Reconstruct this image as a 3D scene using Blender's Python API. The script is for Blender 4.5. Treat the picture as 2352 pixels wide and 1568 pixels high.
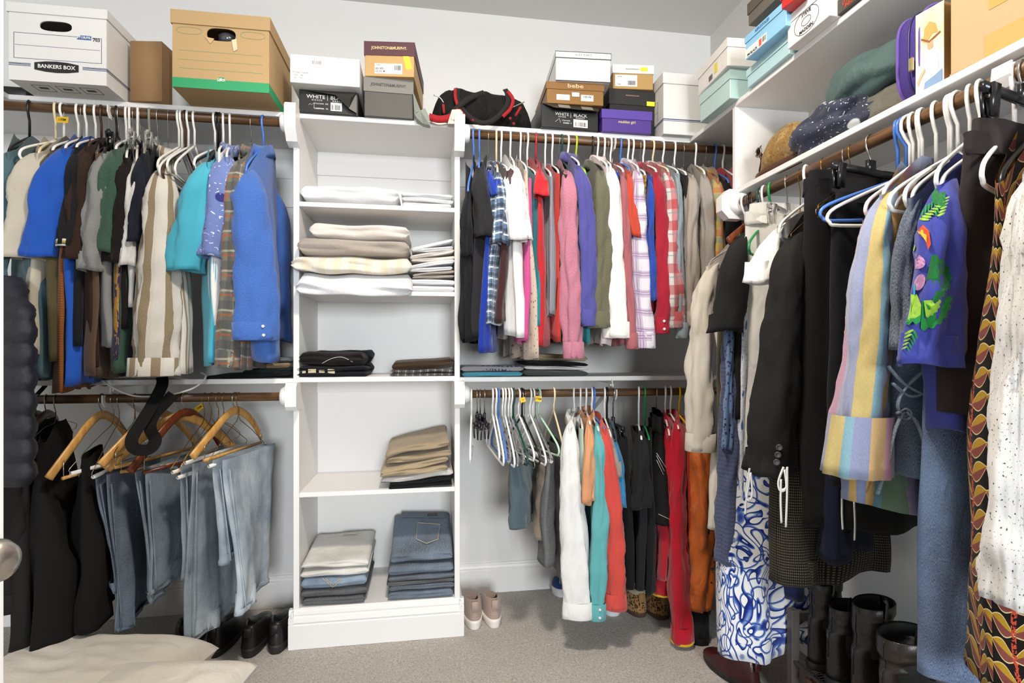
import bpy, bmesh, math, random
from mathutils import Vector, Matrix, noise
for o in list(bpy.data.objects): bpy.data.objects.remove(o)
S = bpy.context.scene
COL = S.collection
# ---------------------------------------------------------------- camera
F, CX, HY, A, CH = 1240.0, 1176.0, 805.0, math.radians(8.94), 1.188
cam_d = bpy.data.cameras.new('camera'); cam = bpy.data.objects.new('camera', cam_d); COL.objects.link(cam)
cam.location = (0, 0, CH); cam.rotation_euler = (math.pi/2, 0, -A)
cam_d.sensor_width = 36; cam_d.lens = F*36/2352; cam_d.shift_y = (HY-784)/2352; cam_d.clip_start = .02
S.camera = cam
# ---------------------------------------------------------------- light
w = bpy.data.worlds.new('world'); S.world = w; w.use_nodes = True
w.node_tree.nodes['Background'].inputs[0].default_value = (.86, .93, 1, 1)
w.node_tree.nodes['Background'].inputs[1].default_value = .24
def area(name, loc, target, size, power, col, shape='DISK', size_y=None):
    l = bpy.data.lights.new(name, 'AREA'); l.shape = shape; l.size = size; l.energy = power; l.color = col
    if size_y: l.size_y = size_y
    o = bpy.data.objects.new(name, l); COL.objects.link(o); o.location = loc
    o.rotation_euler = (Vector(target)-Vector(loc)).to_track_quat('-Z', 'Y').to_euler()
    return o
pl = bpy.data.lights.new('ceiling_lamp_light', 'POINT'); pl.energy = 13; pl.color = (1, .90, .79); pl.shadow_soft_size = .11
plo = bpy.data.objects.new('ceiling_lamp_light', pl); COL.objects.link(plo); plo.location = (.12, .95, 2.62)
area('ceiling_lamp_downlight', (.12, .95, 2.745), (.12, .95, 0), 0.26, 24, (1, .91, .80))
area('bedroom_window_light', (.5, -5.2, 1.75), (0, 1.6, 1.1), 1.5, 240, (.91, .955, 1), 'RECTANGLE', 1.6)
S.view_settings.view_transform = 'Standard'; S.view_settings.look = 'None'
S.view_settings.exposure = 0.55; S.view_settings.gamma = 1; S.view_settings.use_curve_mapping = False
# ---------------------------------------------------------------- pixels to places
def ray(x):
    t = (x-CX)/F
    return math.sin(A)+t*math.cos(A), math.cos(A)-t*math.sin(A)
def PD(x, y, d):
    vx, vy = ray(x); return Vector((vx*d, vy*d, CH+(HY-y)/F*d))
def PY(x, y, Y): return PD(x, y, Y/ray(x)[1])
def PX(x, y, X): return PD(x, y, X/ray(x)[0])
def PZ(x, y, Z): return PD(x, y, (Z-CH)*F/(HY-y))
def depth(p): return p[0]*math.sin(A)+p[1]*math.cos(A)
def zat(p, y): return CH+(HY-y)/F*depth(p)
def reach(R, x, L):
    """point on the sight line of column x that lies L from the rod point R (nearest one)"""
    vx, vy = ray(x); a = vx*vx+vy*vy; b = -2*(vx*R[0]+vy*R[1]); c = R[0]**2+R[1]**2-L*L
    q = b*b-4*a*c
    if q < 0:
        s = -b/2/a; p = Vector((vx*s-R[0], vy*s-R[1])).normalized()*L
        return Vector((R[0]+p.x, R[1]+p.y))
    s = (-b-math.sqrt(q))/2/a
    return Vector((vx*s, vy*s))
# ---------------------------------------------------------------- colours and materials
def lin(h):
    if isinstance(h, (tuple, list)): return tuple(h)[:3]
    h = h.lstrip('#'); c = [int(h[i:i+2], 16)/255 for i in (0, 2, 4)]
    return tuple(v/12.92 if v <= .04045 else ((v+.055)/1.055)**2.4 for v in c)
def c4(h, k=1.0):
    c = lin(h); return (min(1, c[0]*k), min(1, c[1]*k), min(1, c[2]*k), 1)
class G:
    def __init__(s, name):
        s.m = bpy.data.materials.new(name); s.m.use_nodes = True; s.t = s.m.node_tree
        s.b = s.t.nodes['Principled BSDF']
    def n(s, typ, ins=None, **props):
        nd = s.t.nodes.new(typ)
        for k, v in props.items(): setattr(nd, k, v)
        for k, v in (ins or {}).items(): s.set(nd.inputs[k], v)
        return nd
    def set(s, sock, v):
        if isinstance(v, bpy.types.NodeSocket): s.t.links.new(v, sock)
        elif isinstance(v, bpy.types.Node): s.t.links.new(v.outputs[0], sock)
        else: sock.default_value = v
    def ins(s, **kw):
        for k, v in kw.items(): s.set(s.b.inputs[k.replace('_', ' ')], v)
    def math(s, op, a, b=0.0, c=0.0): return s.n('ShaderNodeMath', {0: a, 1: b, 2: c}, operation=op).outputs[0]
    def mix(s, f, a, b, blend='MIX'):
        nd = s.n('ShaderNodeMix', data_type='RGBA', blend_type=blend)
        s.set(nd.inputs[0], f); s.set(nd.inputs[6], a); s.set(nd.inputs[7], b); return nd.outputs[2]
    def ramp(s, f, stops, mode='LINEAR'):
        nd = s.n('ShaderNodeValToRGB'); cr = nd.color_ramp; cr.interpolation = mode
        while len(cr.elements) > 1: cr.elements.remove(cr.elements[-1])
        cr.elements[0].position = stops[0][0]; cr.elements[0].color = stops[0][1]
        for p, c in stops[1:]: cr.elements.new(p).color = c
        s.set(nd.inputs[0], f); return nd.outputs[0]
    def uv(s): return s.n('ShaderNodeTexCoord').outputs['UV']
    def oc(s): return s.n('ShaderNodeTexCoord').outputs['Object']
    def mapv(s, v, sc): return s.n('ShaderNodeMapping', {'Vector': v, 'Scale': sc}).outputs[0]
    def noise(s, v, scale, detail=2.0, rough=.5, dist=0.0):
        return s.n('ShaderNodeTexNoise', {'Vector': v, 'Scale': scale, 'Detail': detail, 'Roughness': rough, 'Distortion': dist}).outputs[0]
    def bump(s, h, strength, dist=.01):
        s.set(s.b.inputs['Normal'], s.n('ShaderNodeBump', {'Height': h, 'Strength': strength, 'Distance': dist}).outputs[0])
MC = {}
def cached(fn):
    def g(*a, **k):
        key = (fn.__name__, repr(a), repr(sorted(k.items())))
        if key not in MC: MC[key] = fn(*a, **k)
        return MC[key]
    return g
@cached
def plain(col, rough=.5, spec=.5, bump=0.0, bscale=200, metal=0.0, var=.04, coat=0.0):
    g = G('paint'); o = g.oc()
    g.ins(Base_Color=g.mix(g.noise(o, 9, 3), c4(col, 1-var), c4(col, 1+var)), Roughness=rough, Metallic=metal)
    g.b.inputs['Specular IOR Level'].default_value = spec; g.b.inputs['Coat Weight'].default_value = coat
    if bump: g.bump(g.noise(o, bscale, 3), bump, .004)
    return g.m
@cached
def clear(col='#f2f2f0', rough=.08):
    g = G('clear_plastic'); g.ins(Base_Color=c4(col), Roughness=rough, IOR=1.45)
    g.b.inputs['Transmission Weight'].default_value = .92
    return g.m
def kc(h, k=1.0):
    c = lin(h); mx, mn = max(c), min(c)
    return c4(h, k*(.92 if mx > .55 and (mx-mn)/mx < .22 else .74))
@cached
def cloth(col, var=.10, rough=.9, bump=.55, sheen=.25, kind='plain', col2=None, p=None, spec=.2, wrinkle=.35):
    g = G('cloth'); o = g.oc(); uv = g.uv(); base = kc(col)
    big = g.noise(o, 7, 3)
    if kind == 'plain':
        c = g.mix(big, kc(col, 1-var), kc(col, 1+var))
    elif kind == 'heather':
        c = g.mix(g.ramp(g.noise(g.mapv(uv, (1, .25, 1)), 900, 2, .7), [(.35, (0, 0, 0, 1)), (.65, (1, 1, 1, 1))]), kc(col, .72), kc(col2 or col, 1.0))
    elif kind == 'denim':
        tw = g.noise(g.mapv(uv, (1, .35, 1)), 620, 2, .8)
        fade = g.ramp(g.noise(o, 5, 3, .6), [(.38, (0, 0, 0, 1)), (.62, (1, 1, 1, 1))])
        c = g.mix(fade, kc(col, .82), kc(col2 or col))
        c = g.mix(g.ramp(tw, [(.35, (0, 0, 0, 1)), (.7, (1, 1, 1, 1))]), c, g.mix(.28, c, (.85, .88, .92, 1)))
    elif kind in ('stripe_u', 'stripe_v'):
        sep = g.n('ShaderNodeSeparateXYZ', {0: uv}); a = sep.outputs[0 if kind == 'stripe_u' else 1]
        f = g.math('FRACT', g.math('DIVIDE', a, p['period']))
        stops = []; pos = 0
        for cc, wd in p['bands']: stops.append((min(.999, pos), kc(cc))); pos += wd
        c = g.ramp(f, stops, 'CONSTANT')
        c = g.mix(g.noise(g.mapv(uv, (1, .3, 1)), 500, 2), g.mix(.22, c, (0, 0, 0, 1)), g.mix(.12, c, (1, 1, 1, 1)))
    elif kind == 'plaid':
        sep = g.n('ShaderNodeSeparateXYZ', {0: uv}); c = base
        for ax in (0, 1):
            f = g.math('FRACT', g.math('DIVIDE', sep.outputs[ax], p['period']))
            for cc, x0, x1, al in p['bars']:
                m = g.math('MULTIPLY', g.math('GREATER_THAN', f, x0), g.math('LESS_THAN', f, x1))
                c = g.mix(g.math('MULTIPLY', m, al), c, kc(cc))
        c = g.mix(g.math('MULTIPLY', g.noise(uv, 500, 1), .25), c, (.02, .02, .02, 1))
    elif kind == 'print':       # voronoi blotches in several colours over the ground colour
        c = base
        for i, (cc, sc, th) in enumerate(p['blobs']):
            v = g.mapv(uv, (1, p.get('sy', 1), 1))
            nz = g.n('ShaderNodeTexNoise', {'Vector': v, 'Scale': sc*.8}).outputs['Color']
            off = g.n('ShaderNodeVectorMath', {0: v, 1: g.n('ShaderNodeVectorMath', {0: nz, 'Scale': .5/sc+i*.37}, operation='SCALE').outputs[0]}, operation='ADD').outputs[0]
            d = g.n('ShaderNodeTexVoronoi', {'Vector': off, 'Scale': sc}).outputs['Distance']
            m = g.ramp(d, [(th, (1, 1, 1, 1)), (th+.03, (0, 0, 0, 1))])
            if cc.startswith('ring'):
                m = g.ramp(d, [(th-.12, (0, 0, 0, 1)), (th-.10, (1, 1, 1, 1)), (th, (1, 1, 1, 1)), (th+.02, (0, 0, 0, 1))]); cc = cc[4:]
            c = g.mix(m, c, kc(cc))
    elif kind == 'leaf':        # stacked leaf shapes
        sep = g.n('ShaderNodeSeparateXYZ', {0: uv})
        fu = g.math('FRACT', g.math('DIVIDE', sep.outputs[0], .13)); fv0 = g.math('DIVIDE', sep.outputs[1], .045)
        tri = g.math('ABSOLUTE', g.math('SUBTRACT', fu, .5))
        fv = g.math('FRACT', g.math('ADD', fv0, g.math('MULTIPLY', tri, 1.4)))
        dv = g.math('ABSOLUTE', g.math('SUBTRACT', fv, .5))
        lim = g.math('MULTIPLY', g.math('SINE', g.math('MULTIPLY', tri, 6.28)), .38)
        inside = g.math('LESS_THAN', dv, lim); edge = g.math('LESS_THAN', dv, g.math('ADD', lim, .05))
        top = g.math('GREATER_THAN', fv, .48)
        c = g.mix(edge, base, kc('#f0d9a0')); c = g.mix(inside, c, g.mix(top, kc('#c49a2c'), kc('#8f4c46')))
        stem = g.math('LESS_THAN', tri, .05)
        c = g.mix(g.math('MULTIPLY', stem, g.math('GREATER_THAN', g.noise(uv, 160, 1), .47)), c, kc('#d8543a'))
    elif kind == 'tile':        # painted-tile scrolls
        v = g.mapv(uv, (1, 1, 1))
        wv = g.n('ShaderNodeTexNoise', {'Vector': v, 'Scale': 7.0, 'Detail': 1.0, 'Distortion': 1.5}).outputs[0]
        rings = g.math('FRACT', g.math('MULTIPLY', wv, 8))
        d = g.n('ShaderNodeTexVoronoi', {'Vector': v, 'Scale': 12.0}).outputs['Distance']
        rr = g.math('FRACT', g.math('MULTIPLY', d, 3.2))
        f = g.math('MINIMUM', rings, g.math('ADD', rr, .12))
        c = g.ramp(f, [(0, kc('#10206e')), (.12, kc('#1c3690')), (.18, kc('#2c50b4')), (.27, kc('#6f92d4')), (.33, kc('#b4c6e8')), (.36, kc('#eef0f2')), (1, kc('#f1f2f3'))])
    elif kind == 'leopard':
        d = g.n('ShaderNodeTexVoronoi', {'Vector': uv, 'Scale': p or 70.0}).outputs['Distance']
        m = g.ramp(g.math('ADD', d, g.math('MULTIPLY', g.math('SUBTRACT', g.noise(uv, 180, 2), .5), .35)),
                   [(0, kc('#8a5a20')), (.22, kc('#8a5a20')), (.25, kc('#160d06')), (.42, kc('#160d06')), (.46, kc(col)), (1, kc(col))])
        c = m
    elif kind == 'hounds':
        sep = g.n('ShaderNodeSeparateXYZ', {0: uv}); q = p or .007
        a = g.math('FRACT', g.math('DIVIDE', sep.outputs[0], q)); b = g.math('FRACT', g.math('DIVIDE', sep.outputs[1], q))
        m = g.math('MULTIPLY', g.math('GREATER_THAN', a, .45), g.math('GREATER_THAN', b, .45))
        c = g.mix(m, base, kc(col2))
    elif kind == 'speck':
        m = g.ramp(g.noise(g.mapv(uv, (1, .6, 1)), 330, 0), [(.72, (0, 0, 0, 1)), (.75, (1, 1, 1, 1))])
        c = g.mix(m, base, kc(col2))
    g.ins(Base_Color=c, Roughness=rough)
    g.b.inputs['Specular IOR Level'].default_value = spec
    g.b.inputs['Sheen Weight'].default_value = sheen*(.25 if max(lin(col)) < .06 else 1); g.b.inputs['Sheen Roughness'].default_value = .4
    h = g.math('ADD', g.math('MULTIPLY', g.noise(o, 1500, 1), .05), g.math('MULTIPLY', g.noise(g.mapv(o, (1, 1, .45)), 16, 4, .55, .6), wrinkle))
    if kind == 'speck': h = g.math('ADD', h, g.math('MULTIPLY', g.math('SINE', g.math('MULTIPLY', g.n('ShaderNodeSeparateXYZ', {0: uv}).outputs[0], 420)), .08))
    g.bump(h, bump, .03)
    return g.m
@cached
def terry(col, col2=None):
    g = G('terry'); o = g.oc(); n1 = g.noise(o, 420, 2, .7)
    c = g.mix(n1, c4(col, .86), c4(col, 1.08))
    if col2:
        u = g.n('ShaderNodeSeparateXYZ', {0: o}).outputs[0]
        c = g.mix(g.math('MULTIPLY', g.math('GREATER_THAN', g.math('FRACT', g.math('DIVIDE', u, .06)), .55), .45), c, c4(col2))
    g.ins(Base_Color=c, Roughness=1); g.b.inputs['Sheen Weight'].default_value = .4
    g.b.inputs['Specular IOR Level'].default_value = .1
    g.bump(g.math('ADD', n1, g.math('MULTIPLY', g.noise(o, 22, 3), 2)), .5, .008)
    return g.m
@cached
def wood(col, dark, scale=30, rough=.35, axis=0):
    g = G('wood'); o = g.oc(); sc = [1.0, 1.0, 1.0]; sc[axis] = .06
    n1 = g.noise(g.mapv(o, sc), scale*6, 4, .6)
    g.ins(Base_Color=g.ramp(n1, [(.3, c4(dark)), (.65, c4(col))]), Roughness=rough); g.bump(n1, .08, .003)
    return g.m
@cached
def card(col, rough=.75, var=.06, line=0.0):
    g = G('cardboard'); o = g.oc()
    n1 = g.noise(o, 350, 3, .7); c = g.mix(n1, c4(col, 1-var), c4(col, 1+var))
    g.ins(Base_Color=c, Roughness=rough); g.b.inputs['Specular IOR Level'].default_value = .3
    x = g.n('ShaderNodeSeparateXYZ', {0: o}).outputs[0]
    g.bump(g.math('ADD', g.math('MULTIPLY', g.math('SINE', g.math('MULTIPLY', x, 900)), line), g.noise(o, 14, 2)), .12, .004)
    return g.m
@cached
def leather(col, rough=.32):
    g = G('leather'); o = g.oc(); v = g.n('ShaderNodeTexVoronoi', {'Vector': o, 'Scale': 260.0}).outputs['Distance']
    g.ins(Base_Color=g.mix(g.noise(o, 12, 3), c4(col, .75), c4(col, 1.3)), Roughness=g.ramp(g.noise(o, 20, 3), [(.3, (rough-.08,)*3+(1,)), (.7, (rough+.15,)*3+(1,))]))
    g.bump(g.math('ADD', g.math('MULTIPLY', v, .25), g.noise(o, 30, 3)), .25, .004)
    return g.m
# ---------------------------------------------------------------- object helpers
def thing(name, label, cat, loc=(0, 0, 0), rz=0.0, group=None):
    o = bpy.data.objects.new(name, None); COL.objects.link(o); o.location = loc; o.rotation_euler = (0, 0, rz)
    o.empty_display_size = .05; o['label'] = label; o['category'] = cat
    if group: o['group'] = group
    return o
def tag(o, label, cat, group=None):
    o['label'] = label; o['category'] = cat
    if group: o['group'] = group
    return o
def mk(name, data, mat, parent=None, off=None, smooth=True):
    """link one mesh; vertices given in world space when off is given (shifted to the parent's base)"""
    v, f = data[0], data[1]; uv = data[2] if len(data) > 2 else None
    if off is not None:
        ox, oy, oz = off; v = [(p[0]-ox, p[1]-oy, p[2]-oz) for p in v]
    me = bpy.data.meshes.new(name); me.from_pydata([tuple(p) for p in v], [], f)
    if uv:
        l = me.uv_layers.new(name='UVMap'); flat = [c for fc in uv for q in fc for c in q]
        if len(flat) == 2*len(me.loops): l.data.foreach_set('uv', flat)
    me.polygons.foreach_set('use_smooth', [smooth]*len(me.polygons))
    for m in (mat if isinstance(mat, (list, tuple)) else [mat]): me.materials.append(m)
    me.update()
    o = bpy.data.objects.new(name, me); COL.objects.link(o)
    if parent is not None: o.parent = parent
    elif off is not None: o.location = off
    return o
def part(name, data, mat, t, smooth=True, label=None):
    """part of a thing whose vertices are in world space (the thing stands unrotated)"""
    root = t
    while root.parent is not None: root = root.parent
    o = mk(name, data, mat, t, root.location, smooth)
    if label: o['label'] = label
    return o
def struct(name, data, mat, smooth=False, parent=None):
    o = mk(name, data, mat, parent, None, smooth)
    if parent is None: o['kind'] = 'structure'
    return o
def join(*ds):
    V, Fc, U = [], [], []; has = all(len(d) > 2 for d in ds)
    for d in ds:
        b = len(V); V += list(d[0]); Fc += [[i+b for i in f] for f in d[1]]
        if has: U += d[2]
    return (V, Fc, U) if has else (V, Fc)
def bx(x0, y0, z0, x1, y1, z1):
    v = [(x, y, z) for z in (z0, z1) for y in (y0, y1) for x in (x0, x1)]
    return v, [[0, 2, 3, 1], [4, 5, 7, 6], [0, 1, 5, 4], [2, 6, 7, 3], [0, 4, 6, 2], [1, 3, 7, 5]]
def rbx(x0, y0, z0, x1, y1, z1, r=.003, seg=1):
    bm = bmesh.new(); v, f = bx(x0, y0, z0, x1, y1, z1)
    vs = [bm.verts.new(p) for p in v]
    for q in f: bm.faces.new([vs[i] for i in q])
    bmesh.ops.recalc_face_normals(bm, faces=bm.faces)
    bmesh.ops.bevel(bm, geom=bm.edges[:], offset=r, segments=seg, affect='EDGES', profile=.5)
    out = dump(bm); bm.free(); return out
def dump(bm):
    bm.verts.index_update(); return [v.co.copy() for v in bm.verts], [[v.index for v in f.verts] for f in bm.faces]
def prism(pts, axis, a, b):
    """2-D outline pulled from a to b along an axis ('x': pts are y,z; 'y': x,z; 'z': x,y)"""
    def p3(p, c): return {'x': (c, p[0], p[1]), 'y': (p[0], c, p[1]), 'z': (p[0], p[1], c)}[axis]
    n = len(pts); v = [p3(p, a) for p in pts]+[p3(p, b) for p in pts]
    f = [list(range(n))[::-1], list(range(n, 2*n))]+[[i, (i+1) % n, n+(i+1) % n, n+i] for i in range(n)]
    bm = bmesh.new(); vs = [bm.verts.new(p) for p in v]
    for q in f: bm.faces.new([vs[i] for i in q])
    bmesh.ops.recalc_face_normals(bm, faces=bm.faces)
    out = dump(bm); bm.free(); return out
def loft(rings, cap0=False, cap1=False, closed=True):
    n = len(rings[0]); V = [p for r in rings for p in r]; Fc = []; U = []
    per = max(1e-6, max(sum((Vector(r[i])-Vector(r[(i+1) % n])).length for i in range(n)) for r in (rings[len(rings)//2], rings[-1])))
    acc = [0.0]
    for a, b in zip(rings, rings[1:]): acc.append(acc[-1]+sum((Vector(p)-Vector(q)).length for p, q in zip(a, b))/n)
    m = n if closed else n-1
    for j in range(len(rings)-1):
        for i in range(m):
            k = (i+1) % n
            Fc.append([j*n+i, j*n+k, (j+1)*n+k, (j+1)*n+i])
            U.append([(i/n*per, acc[j]), ((i+1)/n*per, acc[j]), ((i+1)/n*per, acc[j+1]), (i/n*per, acc[j+1])])
    if cap0: Fc.append(list(range(n))[::-1]); U.append([(p[0], p[1]) for p in rings[0]][::-1])
    if cap1: b = (len(rings)-1)*n; Fc.append([b+i for i in range(n)]); U.append([(p[0], p[1]) for p in rings[-1]])
    return V, Fc, U
def catmull(pts, k):
    out = []; n = len(pts); P = [Vector(p) for p in pts]
    for i in range(n-1):
        p0, p1, p2, p3 = P[max(0, i-1)], P[i], P[i+1], P[min(n-1, i+2)]
        for s in range(k):
            t = s/k; out.append(.5*((2*p1)+(p2-p0)*t+(2*p0-5*p1+4*p2-p3)*t*t+(3*p1-p0-3*p2+p3)*t**3))
    out.append(P[-1]); return out
def sweep(path, prof, closed=False, up=None, caps=True):
    """prof: 2-D points (side, up); path: points"""
    P = [Vector(p) for p in path]; n = len(P); rings = []; last = up and Vector(up)
    for i in range(n):
        a = P[(i-1) % n] if closed else P[max(0, i-1)]; b = P[(i+1) % n] if closed else P[min(n-1, i+1)]
        t = (b-a).normalized()
        if last is None: last = Vector((0, 0, 1)) if abs(t.z) < .9 else Vector((1, 0, 0))
        s = t.cross(last)
        if s.length < 1e-5: s = t.orthogonal()
        s.normalize(); u = s.cross(t).normalized()
        if up is None: last = u
        rings.append([P[i]+s*q[0]+u*q[1] for q in prof])
    if closed: rings.append(rings[0])
    return loft(rings, caps and not closed, caps and not closed)
def circ(r, n=8, r2=None): return [(r*math.cos(2*math.pi*i/n), (r2 or r)*math.sin(2*math.pi*i/n)) for i in range(n)]
def tube(path, r, n=8, closed=False): return sweep(path, circ(r, n), closed)
def ribbon(path, w, th, up=None): return sweep(path, [(-w/2, -th/2), (w/2, -th/2), (w/2, th/2), (-w/2, th/2)], False, up)
def lathe(prof, n=24, axis='z', c=(0, 0, 0)):
    """prof: (radius, height) from bottom to top"""
    rings = []
    for r, h in prof:
        ring = []
        for i in range(n):
            a = 2*math.pi*i/n; x, y = r*math.cos(a), r*math.sin(a)
            p = {'z': (x, y, h), 'x': (h, x, y), 'y': (x, h, y)}[axis]
            ring.append((p[0]+c[0], p[1]+c[1], p[2]+c[2]))
        rings.append(ring)
    return loft(rings, True, True)
def shift(d, v): return ([(p[0]+v[0], p[1]+v[1], p[2]+v[2]) for p in d[0]],)+tuple(d[1:])
def xform(d, M): return ([M @ Vector(p) for p in d[0]],)+tuple(d[1:])
def local(o, name, data, mat, smooth=False, label=None):
    c = mk(name, data, mat, o, None, smooth)
    if label: c['label'] = label
    return c
FONT = {}
def text_mesh(s, size, depth=.0004, bold=False, align='CENTER', squash=1.0, space=1.0):
    cu = bpy.data.curves.new('lettering', 'FONT'); cu.body = s; cu.size = size; cu.extrude = depth/2
    cu.align_x = align; cu.align_y = 'CENTER'; cu.resolution_u = 2; cu.space_character = space
    if bold: cu.offset = size*.018
    t = bpy.data.objects.new('lettering', cu); me = bpy.data.meshes.new_from_object(t)
    d = ([Vector((v.co.x*squash, v.co.y, v.co.z)) for v in me.vertices], [list(p.vertices) for p in me.polygons])
    bpy.data.objects.remove(t); bpy.data.curves.remove(cu); bpy.data.meshes.remove(me)
    return d
def lettering(o, s, size, x, z, y, mat, bold=False, align='CENTER', squash=1.0, rot=0.0, space=1.0, name='lettering'):
    """upright text on a front (-y) face of thing o, local coordinates"""
    M = Matrix.Translation((x, y, z)) @ Matrix.Rotation(rot, 4, 'Y') @ Matrix.Rotation(math.pi/2, 4, 'X')
    return local(o, name, xform(text_mesh(s, size, .0004, bold, align, squash, space), M), mat)
WHITE = plain('#e9e7e4', .42, .4, .02, 60, var=.01)
# ================================================================ the room
YB, YF = 2.648, 2.268            # back wall, front edge of the back-wall shelving
XR, XL = 1.475, -1.86            # right and left walls
XRF = 1.163                      # front edge of the right-hand shelves
XLF = -1.533
ZT, ZM = 2.139, 1.0765           # tops of the upper and the middle shelves
ZC = 2.845
wallm = plain('#dcdbd8', .7, .3, .05, 300, var=.012)
ceilm = plain('#dddcda', .8, .2, .05, 260, var=.01)
def carpet():
    g = G('carpet'); o = g.oc(); n1 = g.noise(o, 120, 3, .8); n2 = g.noise(o, 330, 2, .7)
    c = g.ramp(g.math('ADD', g.math('MULTIPLY', n1, .5), g.math('MULTIPLY', n2, .5)), [(.36, c4('#a0978b')), (.5, c4('#dad1c5')), (.62, c4('#fbf6ee'))])
    c = g.mix(g.math('MULTIPLY', g.noise(o, 5, 3), .3), c, c4('#c9beb0'))
    g.ins(Base_Color=c, Roughness=1); g.b.inputs['Specular IOR Level'].default_value = .05; g.b.inputs['Sheen Weight'].default_value = .3
    g.bump(g.math('ADD', n1, n2), .9, .012); return g.m
# the pile: a finely heaved surface
NX, NY = 150, 150; V = []; Fc = []
random.seed(3)
for j in range(NY+1):
    for i in range(NX+1):
        x = XL+(XR-XL)*i/NX; y = -.6+(YB+.6)*j/NY
        V.append((x, y, random.uniform(-.002, .0)))
for j in range(NY):
    for i in range(NX):
        a = j*(NX+1)+i; Fc.append([a, a+1, a+NX+2, a+NX+1])
struct('floor', (V, Fc), carpet(), True)
struct('wall_back', bx(XL-.1, YB, 0, XR+.1, YB+.1, ZC), wallm)
struct('wall_right', bx(XR, -.6, 0, XR+.1, YB, ZC), wallm)
struct('wall_left', bx(XL-.1, -.6, 0, XL, YB, ZC), wallm)
struct('ceiling', bx(XL-.1, -.6, ZC, XR+.1, YB+.1, ZC+.1), ceilm)
# ceiling lamp (above the frame) that lights the closet
lamp = thing('ceiling_lamp', 'round white flush ceiling lamp above the middle of the closet', 'lamp', (.12, .95, ZC))
local(lamp, 'base_plate', lathe([(.0, -.05), (.13, -.05), (.16, -.03), (.165, 0)], 32), plain('#efefec', .4), True)
g = G('lamp_glow'); g.ins(Base_Color=(1, .95, .86, 1)); g.b.inputs['Emission Color'].default_value = (1, .9, .76, 1); g.b.inputs['Emission Strength'].default_value = 3
local(lamp, 'diffuser', lathe([(.0, -.085), (.08, -.08), (.125, -.064), (.135, -.05)], 32), g.m, True)
# baseboards
def baseboard(name, x0, x1, y, h=.145):
    prof = [(y, 0), (y-.016, 0), (y-.016, h-.032), (y-.013, h-.028), (y-.013, h-.012), (y-.009, h-.006), (y-.008, h), (y, h)]
    prof = [(y, 0), (y-.016, 0), (y-.016, h-.034), (y-.012, h-.030), (y-.014, h-.022), (y-.011, h-.012), (y-.007, h-.010), (y-.007, h), (y, h)]
    return struct(name, prism(prof, 'x', x0, x1), WHITE)
TX0, TX1 = PY(673.5, 900, YF).x, PY(1056.5, 900, YF).x       # outer faces of the shelf tower
baseboard('baseboard_back', TX1, XR, YB)
baseboard('baseboard_back_left', XL, TX0, YB)
struct('baseboard_right', prism([(XR, 0), (XR-.016, 0), (XR-.016, .111), (XR-.012, .115), (XR-.014, .123), (XR-.010, .134), (XR-.007, .145), (XR, .145)], 'y', -.6, YB), WHITE)
# door at the left edge of the picture
dm = plain('#f4f3f0', .35, .5, .02, 60, var=.01)
e = PD(11, 800, .74); ang = math.atan2(-.2, -1)
door = struct('door_1', rbx(0, -.035, .012, .76, 0, 2.03, .002), dm)
door.location = (e.x, e.y, 0); door.rotation_euler = (0, 0, -1.823)
kn = mk('door_knob', lathe([(.0, 0), (.012, 0), (.012, .03), (.02, .036), (.0265, .048), (.0275, .058), (.023, .069), (.012, .075), (0, .076)], 28, 'y'), plain('#b9b2a8', .28, .5, metal=.9), door)
kn.location = (.062, 0, .925)
# shelf tower
tower = thing('shelf_tower', 'tall white built-in shelf tower with open compartments in the middle of the back wall', 'shelf tower', (0, 0, 0))
th = .0225
local(tower, 'side_panel', rbx(TX0, YF, .125, TX0+th, YB, ZT-.019, .0015), WHITE)
local(tower, 'side_panel', rbx(TX1-th, YF, .125, TX1, YB, ZT-.019, .0015), WHITE)
local(tower, 'back_panel', bx(TX0+th, YB-.006, .13, TX1-th, YB, ZT-.019), WHITE)
ti0, ti1 = TX0+th, TX1-th
SH = {}
def tshelf(key, ytop, dz=.019):
    z = zat(Vector((0, YF, 0)), ytop) if False else CH+(HY-ytop)/F*(YF/ray(690)[1]); SH[key] = z
    local(tower, 'shelf', rbx(ti0, YF+.003, z-dz, ti1, YB-.006, z, .0015), WHITE)
tshelf('towel', 462); tshelf('stack', 664); tshelf('mid', 866, .021); tshelf('khaki', 1132); tshelf('floor', 1397)
local(tower, 'cleat', bx(ti0, YB-.018, ZT-.13, ti1, YB-.006, ZT-.075), WHITE)
local(tower, 'cleat', bx(ti0, YB-.018, ZM-.082, ti1, YB-.006, ZM-.022), WHITE)
h = SH['floor']
y = YF
prof = [(y+.02, 0), (y-.016, 0), (y-.016, h-.062), (y-.013, h-.058), (y-.016, h-.05), (y-.013, h-.035), (y-.004, h-.03), (y-.007, h-.022), (y-.005, h-.010), (y, h-.004), (y+.02, h-.004)]
base = local(tower, 'base_board', prism(prof, 'x', TX0-.016, TX1+.016), WHITE)
for s, X in ((-1, TX0), (1, TX1)):
    pr = [(X-s*.004, 0), (X+s*.016, 0), (X+s*.016, h-.062), (X+s*.013, h-.058), (X+s*.016, h-.05), (X+s*.013, h-.035), (X+s*.004, h-.03), (X+s*.005, h-.01), (X-s*.004, h-.004)]
    local(tower, 'base_moulding', prism(pr, 'y', YF-.0155, YB-.02), WHITE)
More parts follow.
